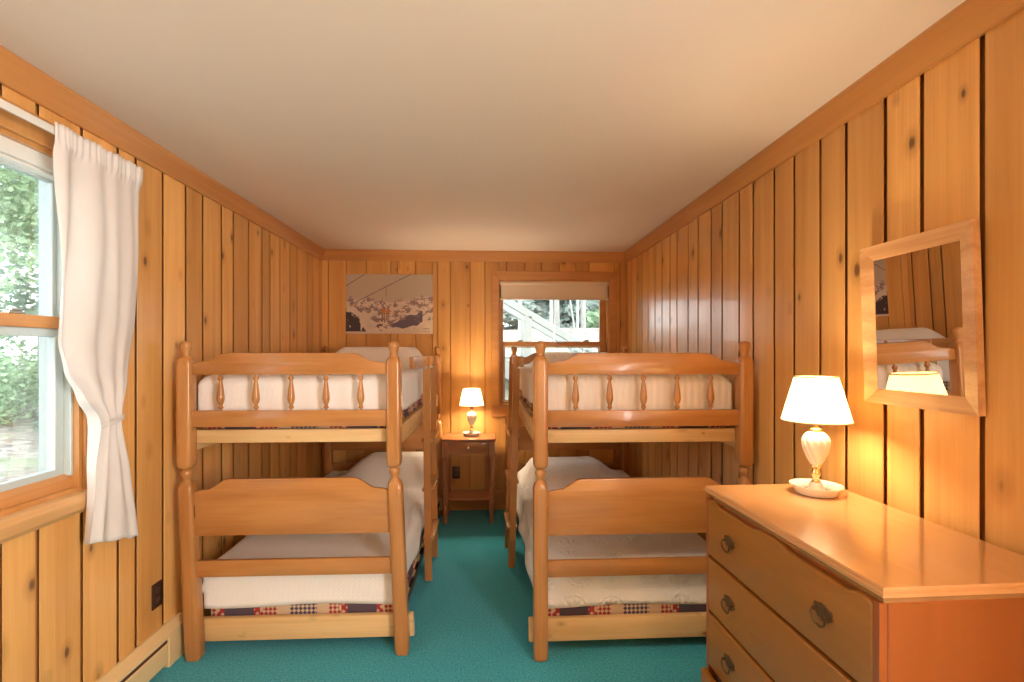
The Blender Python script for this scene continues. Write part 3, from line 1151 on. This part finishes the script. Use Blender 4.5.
def bedspread(label, loc, rz, hw, top, hem_l, hem_r, hem_f, mat, xf, hump, hc, hwid, hfall, flare=0.03, seed=0, yfoot=.076, edge=.05):
    """one draped cloth: flat top, rolled edges, hanging sides and foot, a pillow under the head end"""
    o = thing('bedspread', label, 'bedspread', loc, rz, 'bedspreads on the bunks')
    bm = BM()
    y1 = 2.045
    R = edge

    def prof(d, drop):
        """signed distance past the edge line -> (outward, down) along a rolled edge"""
        if d <= -R:
            return d, 0
        q = math.pi / 2 * R
        s = d + R
        if s < q:
            a = s / R
            return -R + R * math.sin(a), R * (1 - math.cos(a))
        rest = s - q
        return flare * smooth01(rest / .25), R + rest
    lenR = lambda drop: -R + math.pi / 2 * R + max(0, drop - R)
    us = []
    A0 = lenR(top - hem_l)
    A1 = lenR(top - hem_r)
    F0 = lenR(top - hem_f)
    NX, NY = 70, 96
    us = [-hw - A0 + (2 * hw + A0 + A1) * i / NX for i in range(NX + 1)]
    vs_ = [yfoot - F0 + (y1 - yfoot + F0) * j / NY for j in range(NY + 1)]
    G = []
    for v in vs_:
        row = []
        dy = yfoot - v
        oy, ddy = prof(dy, 0)
        for u in us:
            dx = abs(u) - hw
            sx = 1 if u > 0 else -1
            ox, ddx = prof(dx, 0)
            x = sx * (hw + ox)
            y = yfoot - oy * (0.0 if oy > 0 else 1.0)
            # corner: the cloth hangs by whichever edge is farther
            dd = max(ddx, ddy) if min(ddx, ddy) > 0 else ddx + ddy
            z = top - dd
            if ddx > R and ddy > R:
                y = yfoot + 0.5 * min(ddx, ddy) * .25
                x = sx * (hw + min(ox, .012))
            z = max(z, min(hem_f, hem_l, hem_r) + .0)
            h = 0
            if hump:
                px = (x - hc) / hwid
                fx = smooth01((1 + hfall[0] - (-px)) / max(hfall[0], .01)) if px < 0 else 1
                fx = smooth01((hwid * 1.0 - (hc - x) + 0) / hfall[0]) if x < hc else smooth01((hwid - (x - hc)) / hfall[1])
                fy = smooth01((y - 1.40) / .32) * (1 - .45 * smooth01((y - 1.92) / .13))
                h = hump * fx * fy
                if ddx > R:
                    h *= 0.4
            z += h
            nz = mnoise.noise(Vector((x * 3.1 + seed, y * 3.1, 0)))
            nz2 = mnoise.noise(Vector((x * 9 + seed, y * 6, z * 9)))
            if dd < R:
                z += .006 * nz + .002 * nz2
            else:
                x += sx * .006 * nz2 * (1 if ddx > R else 0) + .0
                y += .004 * nz2 if ddy > R else 0
                if ddx > R:
                    x += sx * .010 * math.sin(y * 11 + seed) * smooth01((ddx - R) / .15)
                    z += .012 * math.sin(y * 5 + seed * 2) * smooth01((ddx - R) / .15)
                if ddy > R:
                    z += .007 * math.sin(x * 7 + seed) * smooth01((ddy - R) / .1)
            row.append(bm.verts.new((x, y, z)))
        G.append(row)
    for j in range(NY):
        for i in range(NX):
            bm.faces.new((G[j][i], G[j][i + 1], G[j + 1][i + 1], G[j + 1][i]))
    c = obj('cloth', bm, mat, o, xf=xf, ang=180)
    s = c.modifiers.new('thickness', 'SOLIDIFY')
    s.thickness = .006
    s.offset = 1
    return o


def lean_left(co):
    return Vector((co.x - .040 * min(max(co.z, 0), .9) / .9 - .006 * max(0, co.z - .9), co.y, co.z))


LB, LR = (-0.905, 2.49, 0), 0.0
RB, RR = (0.750, 2.415, 0), 0.45 * D2R
bunk_bed('honey maple bunk bed against the left wall, beside the curtained window', LB, LR, .491, lean_left, 1, .56)
bunk_bed('honey maple bunk bed against the right wall, partly behind the dresser', RB, RR, .500, None, -1, 1.02)
mattress('patchwork ticking mattress on the lower bunk by the left wall', LB, LR, .460, .140, .395, lean_left)
mattress('patchwork ticking mattress on the upper bunk by the left wall', LB, LR, .462, 1.078, 1.325, lean_left)
mattress('patchwork ticking mattress on the lower bunk by the right wall', RB, RR, .472, .140, .395, None)
mattress('patchwork ticking mattress on the upper bunk by the right wall', RB, RR, .458, 1.078, 1.325, None)
bedspread('white bedspread with a fine weave on the lower bunk by the left wall', LB, LR, .476, .412, .27, .262, .208, M['spread_weave'], lean_left,
          .185, .14, .50, (.34, .12), .006, 1)
bedspread('white bedspread on the upper bunk by the left wall', LB, LR, .474, 1.345, 1.15, 1.15, 1.125, M['spread_plain'], lean_left,
          .155, .02, .43, (.2, .14), .004, 4)
bedspread('white quilted floral bedspread on the lower bunk by the right wall, hanging into the aisle', RB, RR, .488, .412, .225, .27, .208, M['spread_floral'], None,
          .145, -.03, .45, (.14, .30), .045, 2)
bedspread('cream ribbed bedspread on the upper bunk by the right wall', RB, RR, .470, 1.345, 1.15, 1.14, 1.120, M['spread_rib'], None,
          .11, 0, .42, (.18, .18), .004, 6)


def ladder(label, loc, rz, d, s, lean):
    """s: side of the bed it hangs on (+1 means the bed lies towards -x); legs d apart along y"""
    o = thing('bunk_ladder', label, 'ladder', loc, rz, 'bunk ladders')
    sh = lambda co: Vector((co.x - s * lean * co.z / 1.43, co.y, co.z))
    w = .046
    for yy in (0, d):
        bm = BM()
        pts = [(-w / 2 * s, 0), (w / 2 * s, 0), (w / 2 * s, 1.428), (w / 2 * s - s * .017, 1.432), (w / 2 * s - s * .017, 1.352), (-w / 2 * s, 1.352)]
        prism(bm, pts, 'Y', yy - .011, yy + .011, .002)
        obj('leg', bm, M['maple_z'], o, xf=sh)
    for i, zz in enumerate((.26, .575, .89)):
        bm = BM()
        box(bm, -.036, .036, .010, d - .010, zz - .011, zz + .011, .003, 2)
        obj('rung', bm, M['maple_y'], o, xf=sh)
    return o


ladder('wooden ladder hooked on the right side of the left bunk bed', (-.381, 3.275, 0), 0, .38, 1, .015)
ladder('wooden ladder hooked on the left side of the right bunk bed', (.160, 3.448, 0), 2 * D2R, .345, -1, .036)

# ================================================================== NIGHTSTAND
ns = thing('nightstand', 'small cherry wood nightstand between the two bunk beds', 'nightstand', (-.167, 4.49, 0))
bm = BM()
box(bm, -.232, .232, -.165, .165, .700, .722, .006, 3)
obj('tabletop', bm, M['cherry_x'], ns)
bm = BM()
box(bm, -.205, .205, -.140, .148, .590, .700)
obj('carcass', bm, M['cherry_x'], ns, smooth=False)
bm = BM()
box(bm, -.172, .172, -.152, -.138, .598, .694, .004, 2)
dr = obj('drawer', bm, M['cherry_x'], ns)
bm = BM()
lathe(bm, [(.005, 0), (.005, .008), (.012, .014), (.013, .02), (.008, .026), (.001, .027)], n=16)
for v in bm.verts:
    v.co = Vector((v.co.x, -.152 - v.co.z, v.co.y + .648))
obj('knob', bm, M['brass_bright'], dr)
for sx in (-1, 1):
    for yy in (-.138, .138):
        bm = BM()
        X = sx * .198
        rings(bm, [sq_ring(X, yy, z, .0265, 1) for z in (.575, .70)])
        lathe(bm, [(.022, .575), (.024, .568), (.018, .560), (.017, .552), (.022, .545), (.026, .52), (.026, .47), (.022, .39), (.019, .335), (.022, .320), (.017, .305)], (X, yy, 0), 16)
        rings(bm, [sq_ring(X, yy, z, .0225, 1) for z in (.165, .305)])
        lathe(bm, [(.017, .165), (.022, .156), (.017, .148), (.020, .140), (.0255, .115), (.024, .09), (.018, .04), (.021, .028), (.019, .0)], (X, yy, 0), 16)
        obj('leg', bm, M['cherry_z'], ns, ang=40)
bm = BM()
pts = [(-.195, .15), (.195, .15), (.195, -.125)] + [(.195 - .39 * i / 12, -.125 - .022 * math.sin(math.pi * i / 12)) for i in range(1, 12)] + [(-.195, -.125)]
prism(bm, pts, 'Z', .192, .210, .003)
obj('shelf', bm, M['cherry_x'], ns, ang=30)

# ================================================================== DRESSER
DZ = 1.5 * D2R
ds = thing('dresser', 'tall maple chest of drawers against the right wall in front', 'dresser', (.806, .998, 0), DZ)
DL, DD = .798, .445     # along y, along x (local)
bm = BM()
box(bm, .020, .020 + DD, .010, DL, .10, .945, .002)
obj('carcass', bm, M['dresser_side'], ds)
bm = BM()   # top: moulded edge on front and both ends
tp = [(0, .980), (.0, .972), (-.004, .968), (-.004, .962), (.004, .955), (.010, .944), (.014, .944)]


def ring_rect(e, z):
    return [(-.0 + e, 0 + e - .0, z), (.468, e, z), (.468, DL + .012 - e, z), (e, DL + .012 - e, z)]


rings(bm, [ring_rect(e, z) for e, z in ((.016, .940), (.013, .944), (.007, .951), (.002, .958), (-.002, .962), (-.002, .969), (.003, .972), (.003, .976), (.006, .980))], rnd=.5)
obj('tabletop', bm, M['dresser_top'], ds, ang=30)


def drawer_front(z0, z1, shaped, out=0.0):
    bm = BM()
    a, b = .030, DL - .018
    if shaped:
        top = []
        n = 60
        for i in range(n + 1):
            t = i / n
            y = a + (b - a) * t
            u = abs(t - .5) * 2
            lift = .011 * smooth01((u - .80) / .08) + .011 * (1 - smooth01((u - .12) / .12)) 
            lift -= .008 * smooth01((u - .955) / .045)
            top.append((y, z1 - .012 + lift))
        pts = [(a, z0), (b, z0)] + list(reversed(top))
    else:
        pts = [(a, z0), (b, z0), (b, z1), (a, z1)]
    prism(bm, pts, 'X', .001 - out, .024 - out, .006, seg=3, rnd=random.random())
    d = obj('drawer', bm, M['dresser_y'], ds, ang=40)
    return d


def pull(y, z, out, d):
    """pierced batwing plate with two posts and a hanging bail"""
    bm = BM()
    half = [(0, .026), (.008, .030), (.012, .024), (.019, .026), (.024, .020), (.033, .023), (.040, .015), (.036, .008), (.044, .002), (.037, -.006),
            (.028, -.006), (.022, -.016), (.012, -.014), (.006, -.022), (0, -.019)]
    pts = [(y + .84 * a, z + .84 * b) for a, b in half] + [(y - .84 * a, z + .84 * b) for a, b in reversed(half[1:-1])]
    prism(bm, pts, 'X', -.0015 - out, .0015 - out, .0006)
    p = obj('handle', bm, M['brass'], d, ang=40)
    bm = BM()
    q = .84
    pa = [(-.002, -.029, .004), (-.012, -.029, .004), (-.014, -.031, -.006), (-.014, -.024, -.021), (-.014, -.010, -.030), (-.014, 0, -.027),
          (-.014, .010, -.030), (-.014, .024, -.021), (-.014, .031, -.006), (-.012, .029, .004), (-.002, .029, .004)]
    pa = [(a - out, y + q * b_, z + q * c_) for a, b_, c_ in pa]
    tube(bm, pa, .003, 8)
    obj('bail', bm, M['brass'], p)


for z0, z1, shp, out in ((.742, .942, True, 0), (.545, .730, False, 0), (.349, .534, False, 0), (.150, .337, False, .028)):
    d = drawer_front(z0, z1, shp, out)
    for yy in (.180, .628):
        pull(yy, (z0 + z1) / 2 - (.006 if shp else 0), out, d)
for a, b in ((.012, .029), (DL - .018, DL)):
    bm = BM()
    box(bm, .002, .02, a, b, .10, .944, .001)
    obj('stile', bm, M['dresser_side'], ds)
bm = BM()
pts = [(.01, .0), (.09, .0), (.12, .05), (.20, .075), (DL - .20, .075), (DL - .12, .05), (DL - .09, 0), (DL, 0), (DL, .105), (.01, .105)]
prism(bm, pts, 'X', .004, .022, .002)
pts2 = [(.02, .0), (.10, .0), (.13, .06), (.36, .06), (.39, 0), (.465, 0), (.465, .105), (.02, .105)]
prism(bm, pts2, 'Y', .012, .030, .002)
prism(bm, pts2, 'Y', DL - .018, DL, .002)
obj('plinth', bm, M['dresser_side'], ds, ang=30)

# ================================================================== LAMPS
def table_lamp(label, loc, r_bot, r_top, zs0, zs1, power):
    o = thing('table_lamp', label, 'lamp', loc, 0, 'white table lamps')
    bm = BM()   # scalloped dish foot
    scal = lambda a, z: 1 + (.035 * abs(math.sin(a * 9)) if z > .016 else 0)
    prof = [(.002, .0), (.060, .0), (.066, .004), (.070, .016), (.077, .026), (.080, .031), (.076, .031), (.066, .020), (.055, .013), (.030, .012), (.024, .018), (.020, .032), (.016, .040), (.002, .040)]
    lathe(bm, prof, (0, 0, 0), 72, wob=scal)
    obj('dish_base', bm, M['milk'], o, ang=60)
    bm = BM()
    lathe(bm, [(.010, .038), (.015, .042), (.010, .048), (.010, .058), (.014, .064), (.015, .072), (.011, .080), (.012, .088), (.018, .094), (.016, .100), (.008, .102)], n=20)
    obj('neck', bm, M['brass_bright'], o)
    bm = BM()   # swirled vase body
    tw = lambda a, z: 1 + .05 * math.sin(a * 12 + (z - .1) * 105)
    pr = [(.014, .098), (.020, .106), (.029, .122), (.037, .142), (.0425, .165), (.042, .182), (.036, .198), (.026, .208), (.018, .212), (.010, .214)]
    fine = []
    for (r0, za), (r1, zb) in zip(pr, pr[1:]):
        for q in range(3):
            fine.append((r0 + (r1 - r0) * q / 3, za + (zb - za) * q / 3))
    lathe(bm, fine + [pr[-1]], n=96, wob=tw)
    obj('vase_body', bm, M['milk'], o, ang=60)
    bm = BM()
    lathe(bm, [(.012, .212), (.020, .215), (.018, .221), (.011, .225), (.012, .262), (.016, .266), (.016, .288), (.010, .290)], n=20)
    obj('socket', bm, M['brass_bright'], o)
    zm = zs0 + (zs1 - zs0) * .45
    bm = BM()
    lathe(bm, [(.010, zm - .035), (.013, zm - .028), (.022, zm - .008), (.026, zm + .012), (.020, zm + .030), (.006, zm + .038)], n=16)
    obj('bulb', bm, M['bulb'], o)
    bm = BM()
    n = 48
    rr = []
    for r, z in ((r_bot, zs0), (r_bot - .001, zs0 + .004), (r_top, zs1)):
        rr.append([(r * math.cos(2 * math.pi * i / n), r * math.sin(2 * math.pi * i / n), z) for i in range(n)])
    rings(bm, rr, cap=False)
    sh = obj('lamp_shade', bm, M['shade'], o, ang=80)
    bm = BM()
    for r, z in ((r_bot, zs0), (r_top, zs1)):
        bm = BM()
        tube(bm, [(r * math.cos(2 * math.pi * i / n), r * math.sin(2 * math.pi * i / n), z) for i in range(n + 1)], .0026, 8, cap=False)
        obj('rim_trim', bm, M['cord'], sh)
    bm = BM()
    for a in range(3):
        aa = a * 2 * math.pi / 3 + .4
        tube(bm, [(.012 * math.cos(aa), .012 * math.sin(aa), zs1 - .03), (r_top * math.cos(aa), r_top * math.sin(aa), zs1 - .004)], .0015, 6)
    lathe(bm, [(.006, zs1 - .036), (.012, zs1 - .03), (.008, zs1 - .024), (.007, zs1 - .012), (.002, zs1 - .006)], n=12)
    obj('shade_spider', bm, M['brass_bright'], sh)
    li = light('lamp_light', 'POINT', (loc[0], loc[1], loc[2] + zm + .01), power, (1, .78, .52), radius=.045)
    return o


LZ = .980
t1 = table_lamp('white milk glass lamp with a lit shade standing on the dresser', (1.122, 1.685, LZ), .107, .066, .249, .398, 17)
bm = BM()
tube(bm, [(.088, .012, .004), (.100, .010, .004), (.112, .020, .004), (.118, .06, .004)], .003, 8)
obj('cord', bm, M['cord'], t1)
table_lamp('small white lamp with a lit yellow shade standing on the nightstand', (-.145, 4.50, .722), .106, .074, .272, .415, 30)

# ================================================================== MIRROR
my0, my1, mz0, mz1 = 1.272, 1.676, 1.295, 1.815
mr_ = thing('wall_mirror', 'square oak framed mirror hanging on the right wall above the dresser', 'mirror', (XR - .004, (my0 + my1) / 2, mz0))
mr_.rotation_euler = (0, -2.0 * D2R, 0)
hwm, hm = (my1 - my0) / 2, mz1 - mz0
bm = BM()
wf = .047
o_ = [(-hwm, 0), (hwm, 0), (hwm, hm), (-hwm, hm)]
i_ = [(-hwm + wf, wf), (hwm - wf, wf), (hwm - wf, hm - wf), (-hwm + wf, hm - wf)]
for q in range(4):
    p = (q + 1) % 4
    # bevelled profile: proud outer edge, face falling in to the glass
    A = [(-.0, o_[q]), (-.021, o_[q]), (-.010, i_[q]), (-.0, i_[q])]
    Bq = [(-.0, o_[p]), (-.021, o_[p]), (-.010, i_[p]), (-.0, i_[p])]
    rings(bm, [[(x, a[0], a[1]) for x, a in A], [(x, a[0], a[1]) for x, a in Bq]], rnd=random.random())
obj('frame', bm, M['oak_y'], mr_, smooth=False)
bm = BM()
box(bm, -.009, -.005, -hwm + wf - .006, hwm - wf + .006, wf - .006, hm - wf + .006)
obj('mirror_glass', bm, M['mirror'], mr_, smooth=False)

# ================================================================== POSTER
def poster_colour(u, v):
    """u right, v up, both 0..1: ski slope under a chair lift"""
    n = lambda x, y, s, o=0: mnoise.noise(Vector((x * s + o, y * s, o)))
    fb = lambda x, y, s, o=0: n(x, y, s, o) + .5 * n(x, y, s * 2, o + 3) + .25 * n(x, y, s * 4, o + 7)
    sky = Vector((.50, .40, .30)).lerp(Vector((.42, .36, .28)), u)
    c = sky
    ridge = .60 + .035 * fb(u, 0, 5, 1) + .03 * math.sin(u * 8 + .6)
    if v < ridge:
        f = fb(u, v, 11, 5) + .7 * n(u, v * 1.5, 42, 6)
        c = Vector((.64, .52, .42)) if f > -.05 else Vector((.27, .18, .17))
        if v > ridge - .05 and f > -.3:
            c = Vector((.50, .40, .34))
    fore = .43 - .36 * smooth01(u / .42) + .30 * smooth01((u - .45) / .6) + .03 * fb(u, 0, 6, 9)
    left = .52 - .95 * u
    if v < fore or v < left:
        c = Vector((.66, .54, .42)) * (1 + .12 * fb(u, v, 9, 11))
    # shaded rock face on the right
    if .52 < u < .88 and abs(v - (.13 + .42 * (u - .52))) < .075 * smooth01((u - .5) / .2) * (1 + .9 * fb(u, v, 10, 2)) + .02:
        c = Vector((.125, .095, .135))
    if u > .72 and v < .30 and fb(u, v, 14, 21) > .42:
        c = Vector((.25, .18, .16))
    if u < .17 and v < .40 - .9 * u + .06 * fb(u, v, 30, 4) and fb(u * 3, v, 9, 31) > -.55:
        c = Vector((.050, .035, .045))
    if .15 < u < .24 and v < .12 * (1 - abs(u - .2) / .05) + .03 * fb(u, v, 40, 8):
        c = Vector((.07, .05, .055))
    if .33 < u < .42 and .05 < v < .24 and fb(u, v, 18, 41) > .05:
        c = Vector((.14, .09, .08))
    # cables, hanger, chair and two riders in orange
    for (ua, va, ub, vb) in ((.10, .52, .74, 1.0), (.0, .80, .22, 1.0)):
        t = (u - ua) / (ub - ua)
        if 0 <= t <= 1 and abs(v - (va + (vb - va) * t)) < .007:
            c = Vector((.17, .13, .11))
    if abs(u - .461) < .004 and .63 < v < .78:
        c = Vector((.10, .08, .07))
    if .405 < u < .505 and .33 < v < .345:
        c = Vector((.10, .07, .06))
    for cu in (.433, .483):
        if ((u - cu) / .022) ** 2 + ((v - .375) / .05) ** 2 < 1:
            c = Vector((.52, .20, .05))
        if ((u - cu) / .011) ** 2 + ((v - .44) / .018) ** 2 < 1:
            c = Vector((.26, .12, .06))
        if abs(u - cu + .012) < .007 and .22 < v < .34 or abs(u - cu - .008) < .006 and .20 < v < .34:
            c = Vector((.30, .16, .12))
    if v < .035:
        c = Vector((.66, .52, .40))
    if .885 < u < .96 and (.03 < v < .05 or .075 < v < .095) and fb(u * 2, v, 60, 3) > -.2:
        c = Vector((.24, .2, .18))
    return c


pu0, pu1, pz0, pz1 = -1.305, -.509, 1.632, 2.181
ps = thing('poster', 'unframed ski lift photograph poster on the back wall', 'poster', (pu0, YB, pz0))
bm = BM()
cl = bm.loops.layers.float_color.new('print')
NXp, NYp = 190, 130
w_, h_ = pu1 - pu0, pz1 - pz0
vv = [[bm.verts.new((w_ * i / NXp, -.0035 - .002 * math.sin(3.1 * i / NXp), h_ * j / NYp)) for i in range(NXp + 1)] for j in range(NYp + 1)]
for j in range(NYp):
    for i in range(NXp):
        f = bm.faces.new((vv[j][i], vv[j][i + 1], vv[j + 1][i + 1], vv[j + 1][i]))
        c = poster_colour((i + .5) / NXp, (j + .5) / NYp)
        for l in f.loops:
            l[cl] = (c.x, c.y, c.z, 1)
m, nt, N, L, p = new_mat('poster_print')
at = N.new('ShaderNodeAttribute')
at.attribute_name = 'print'
L.new(at.outputs['Color'], p.inputs['Base Color'])
p.inputs['Roughness'].default_value = .3
pr = obj('print', bm, m, ps, ang=180)
s = pr.modifiers.new('thickness', 'SOLIDIFY')
s.thickness = .001
s.offset = -1

# ================================================================== OUTSIDE
def hill_z(x, y):
    n = .10 * mnoise.noise(Vector((x * .35, y * .35, 0))) + .05 * mnoise.noise(Vector((x * 1.1, y * 1.1, 4)))
    back = smooth01((y - 5.2) / 2) * .62 + max(0, min(1, (y - 5.2) / 7)) * 1.55 if x > -5 else 0
    bl = smooth01((x + 7) / 5)
    left = -.15 + max(0, (-x - 7)) * .045
    z = back * bl + left * (1 - bl) if y > 5 else left
    return z + (n if (y > 6 or x < -2.5) else 0) - .12


bm = BM()
GX, GY = 90, 76
gg = []
for j in range(GY + 1):
    yy = -4 + 36 * j / GY
    row = []
    for i in range(GX + 1):
        xx = -30 + 44 * i / GX
        row.append(bm.verts.new((xx, yy, hill_z(xx, yy) if not (XL - .6 < xx < XR + .6 and yy < 5.3) else -.25)))
    gg.append(row)
for j in range(GY):
    for i in range(GX):
        bm.faces.new((gg[j][i], gg[j][i + 1], gg[j + 1][i + 1], gg[j + 1][i]))
struct('ground', bm, M['litter'], ang=180)


def leaf_cloud(bm, blobs, n, size, rng):
    lay = bm.faces.layers.float['rnd']
    for q in range(n):
        c, r = blobs[rng.randrange(len(blobs))]
        d = Vector((rng.gauss(0, 1), rng.gauss(0, 1), rng.gauss(0, 1))).normalized() * (rng.random() ** .4)
        p = Vector(c) + Vector((d.x * r[0], d.y * r[1], d.z * r[2]))
        s = size * rng.uniform(.6, 1.4)
        a = Vector((rng.gauss(0, 1), rng.gauss(0, 1), rng.gauss(0, .5))).normalized()
        b = a.cross(Vector((rng.gauss(0, 1), rng.gauss(0, 1), rng.gauss(0, 1)))).normalized()
        v = [bm.verts.new(p + a * s), bm.verts.new(p + b * s * .5), bm.verts.new(p - a * s), bm.verts.new(p - b * s * .5)]
        f = bm.faces.new(v)
        f[lay] = rng.random()


def tree(name, label, cat, x, y, h, r, blobs, n, size, leafm, barkm, seed, lean=0.0, branches=5, group=None):
    rng = random.Random(seed)
    z = hill_z(x, y) - .05
    t = thing(name, label, cat, (x, y, z), 0, group)
    bm = BM()
    pts = [(lean * h * (i / 7) + .04 * r * rng.gauss(0, 1) * i, .04 * r * rng.gauss(0, 1) * i, h * i / 7) for i in range(8)]
    tube(bm, pts, [r * (1 - .09 * i) for i in range(8)], 12)
    obj('trunk', bm, barkm, t)
    if branches:
        bm = BM()
        for q in range(branches):
            k_ = rng.uniform(.35, .95)
            i = int(k_ * 7)
            s = Vector(pts[i])
            a = rng.uniform(0, 6.28)
            l = h * rng.uniform(.15, .3)
            tube(bm, [s, s + Vector((math.cos(a) * l * .5, math.sin(a) * l * .5, l * .25)), s + Vector((math.cos(a) * l, math.sin(a) * l, l * .35))], [r * .35, r * .22, r * .08], 6)
        obj('branches', bm, barkm, t)
    if blobs:
        bm = BM()
        leaf_cloud(bm, blobs, n, size, rng)
        obj('foliage', bm, leafm, t, smooth=False)
    return t


def blobs_for(h, spread, n, rng, z0=.15, flat=.35):
    return [((rng.uniform(-1, 1) * spread, rng.uniform(-1, 1) * spread, h * (z0 + (1.05 - z0) * i / n)), (spread * .75, spread * .75, spread * flat)) for i in range(n)]


rg = random.Random(3)
# seen through the left window
tree('leafy_tree', 'broad leafy green tree at the left edge of the left window view', 'tree', -12.6, 12.6, 8.5, .16, blobs_for(8.5, 2.1, 12, rg, .10), 13000, .085, M['leaf'], M['bark'], 11)
tree('leafy_tree', 'leafy green tree seen through the left window just beside the curtain', 'tree', -10.4, 13.8, 8.0, .13, blobs_for(8.0, 1.9, 12, rg, .12), 12000, .08, M['leaf'], M['bark'], 12)
tree('leafy_tree', 'cooler green tree standing behind the others outside the left window', 'tree', -15.5, 18.5, 11, .2, blobs_for(11, 3.4, 14, rg, .06), 13000, .14, M['leaf_cool'], M['bark'], 13)
tree('sapling', 'thin pale sapling rising from the leaf litter outside the left window', 'tree', -8.75, 9.0, 4.4, .04, blobs_for(4.4, .8, 6, rg, .55), 1200, .06, M['leaf'], M['bark_pale'], 14, .01, 4)
tree('shrub', 'low green shrub on the ground outside the left window', 'shrub', -10.6, 12.0, 1.0, .03, blobs_for(1.3, .95, 5, rg, .2, .5), 3500, .055, M['leaf'], M['bark'], 15, 0, 3)
tree('shrub', 'bushy grey green shrub under the trees near the curtain edge', 'shrub', -8.9, 11.3, .9, .03, blobs_for(1.0, .8, 4, rg, .2, .5), 2800, .05, M['leaf_cool'], M['bark'], 16, 0, 3)
# seen through the back window
for i, (px, py, r, ln, lab) in enumerate([
        (.73, 11.6, .045, 0, 'thin pale tree trunk behind the upper end of the stair rail'),
        (1.55, 12.4, .042, 0, 'thin white tree trunk standing close to the left of a thicker grey trunk'),
        (1.76, 12.9, .080, -.012, 'thick grey tree trunk in the middle of the back window view'),
        (2.10, 12.2, .022, -.16, 'thin leaning pole of a tree in the back window view'),
        (2.22, 12.5, .038, 0, 'white tree trunk at the left of the rightmost pair in the back window'),
        (2.42, 12.8, .070, 0, 'pale grey tree trunk at the right of the rightmost pair in the back window')]):
    tree('tree', lab, 'tree', px, py, 7.5, r, [((0, 0, 7.2), (.5, .5, .5))], 150, .16, M['leaf_cool'], M['bark_pale'] if i in (0, 1, 3, 4) else M['bark'], 40 + i, ln, 0, 'tree trunks on the hill')
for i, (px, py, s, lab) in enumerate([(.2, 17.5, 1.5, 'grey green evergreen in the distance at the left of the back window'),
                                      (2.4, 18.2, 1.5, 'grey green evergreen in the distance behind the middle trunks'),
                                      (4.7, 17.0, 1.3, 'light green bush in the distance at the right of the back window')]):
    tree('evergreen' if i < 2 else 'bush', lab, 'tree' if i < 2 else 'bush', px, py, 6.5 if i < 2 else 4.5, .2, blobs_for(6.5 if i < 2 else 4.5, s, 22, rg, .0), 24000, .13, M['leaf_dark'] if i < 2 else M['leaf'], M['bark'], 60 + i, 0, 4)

# outdoor stair behind the back window
st = thing('outdoor_stair', 'weathered wooden stair with a sloping rail outside the back window', 'stair', (.2, 7.0, 0))
ss = -.59
for yy in (0, .95):
    bm = BM()
    prism(bm, [(-.9, 1.93), (1.25, 1.93 + 2.15 * ss), (1.25, 1.66 + 2.15 * ss), (-.9, 1.66)], 'Y', yy - .02, yy + .02, .004)
    obj('stringer', bm, M['deck_wood'], st)
    bm = BM()
    prism(bm, [(-.9, 2.79), (1.25, 2.79 + 2.15 * ss), (1.25, 2.68 + 2.15 * ss), (-.9, 2.68)], 'Y', yy - .045, yy + .045, .006)
    obj('handrail', bm, M['deck_wood'], st)
    for xx in (-.75, .36, 1.15):
        bm = BM()
        zt = 2.68 + (xx + .9) * ss
        box(bm, xx - .045, xx + .045, yy - .045 + (.0 if yy else 0), yy + .045, .55, zt + .02, .005)
        obj('post', bm, M['deck_wood'], st)
for i in range(8):
    bm = BM()
    xx = -.82 + i * .265
    zz = 1.90 + (xx + .9) * ss
    box(bm, xx - .02, xx + .26, -.02, .97, zz - .02, zz + .02, .004)
    obj('tread', bm, M['deck_wood'], st)
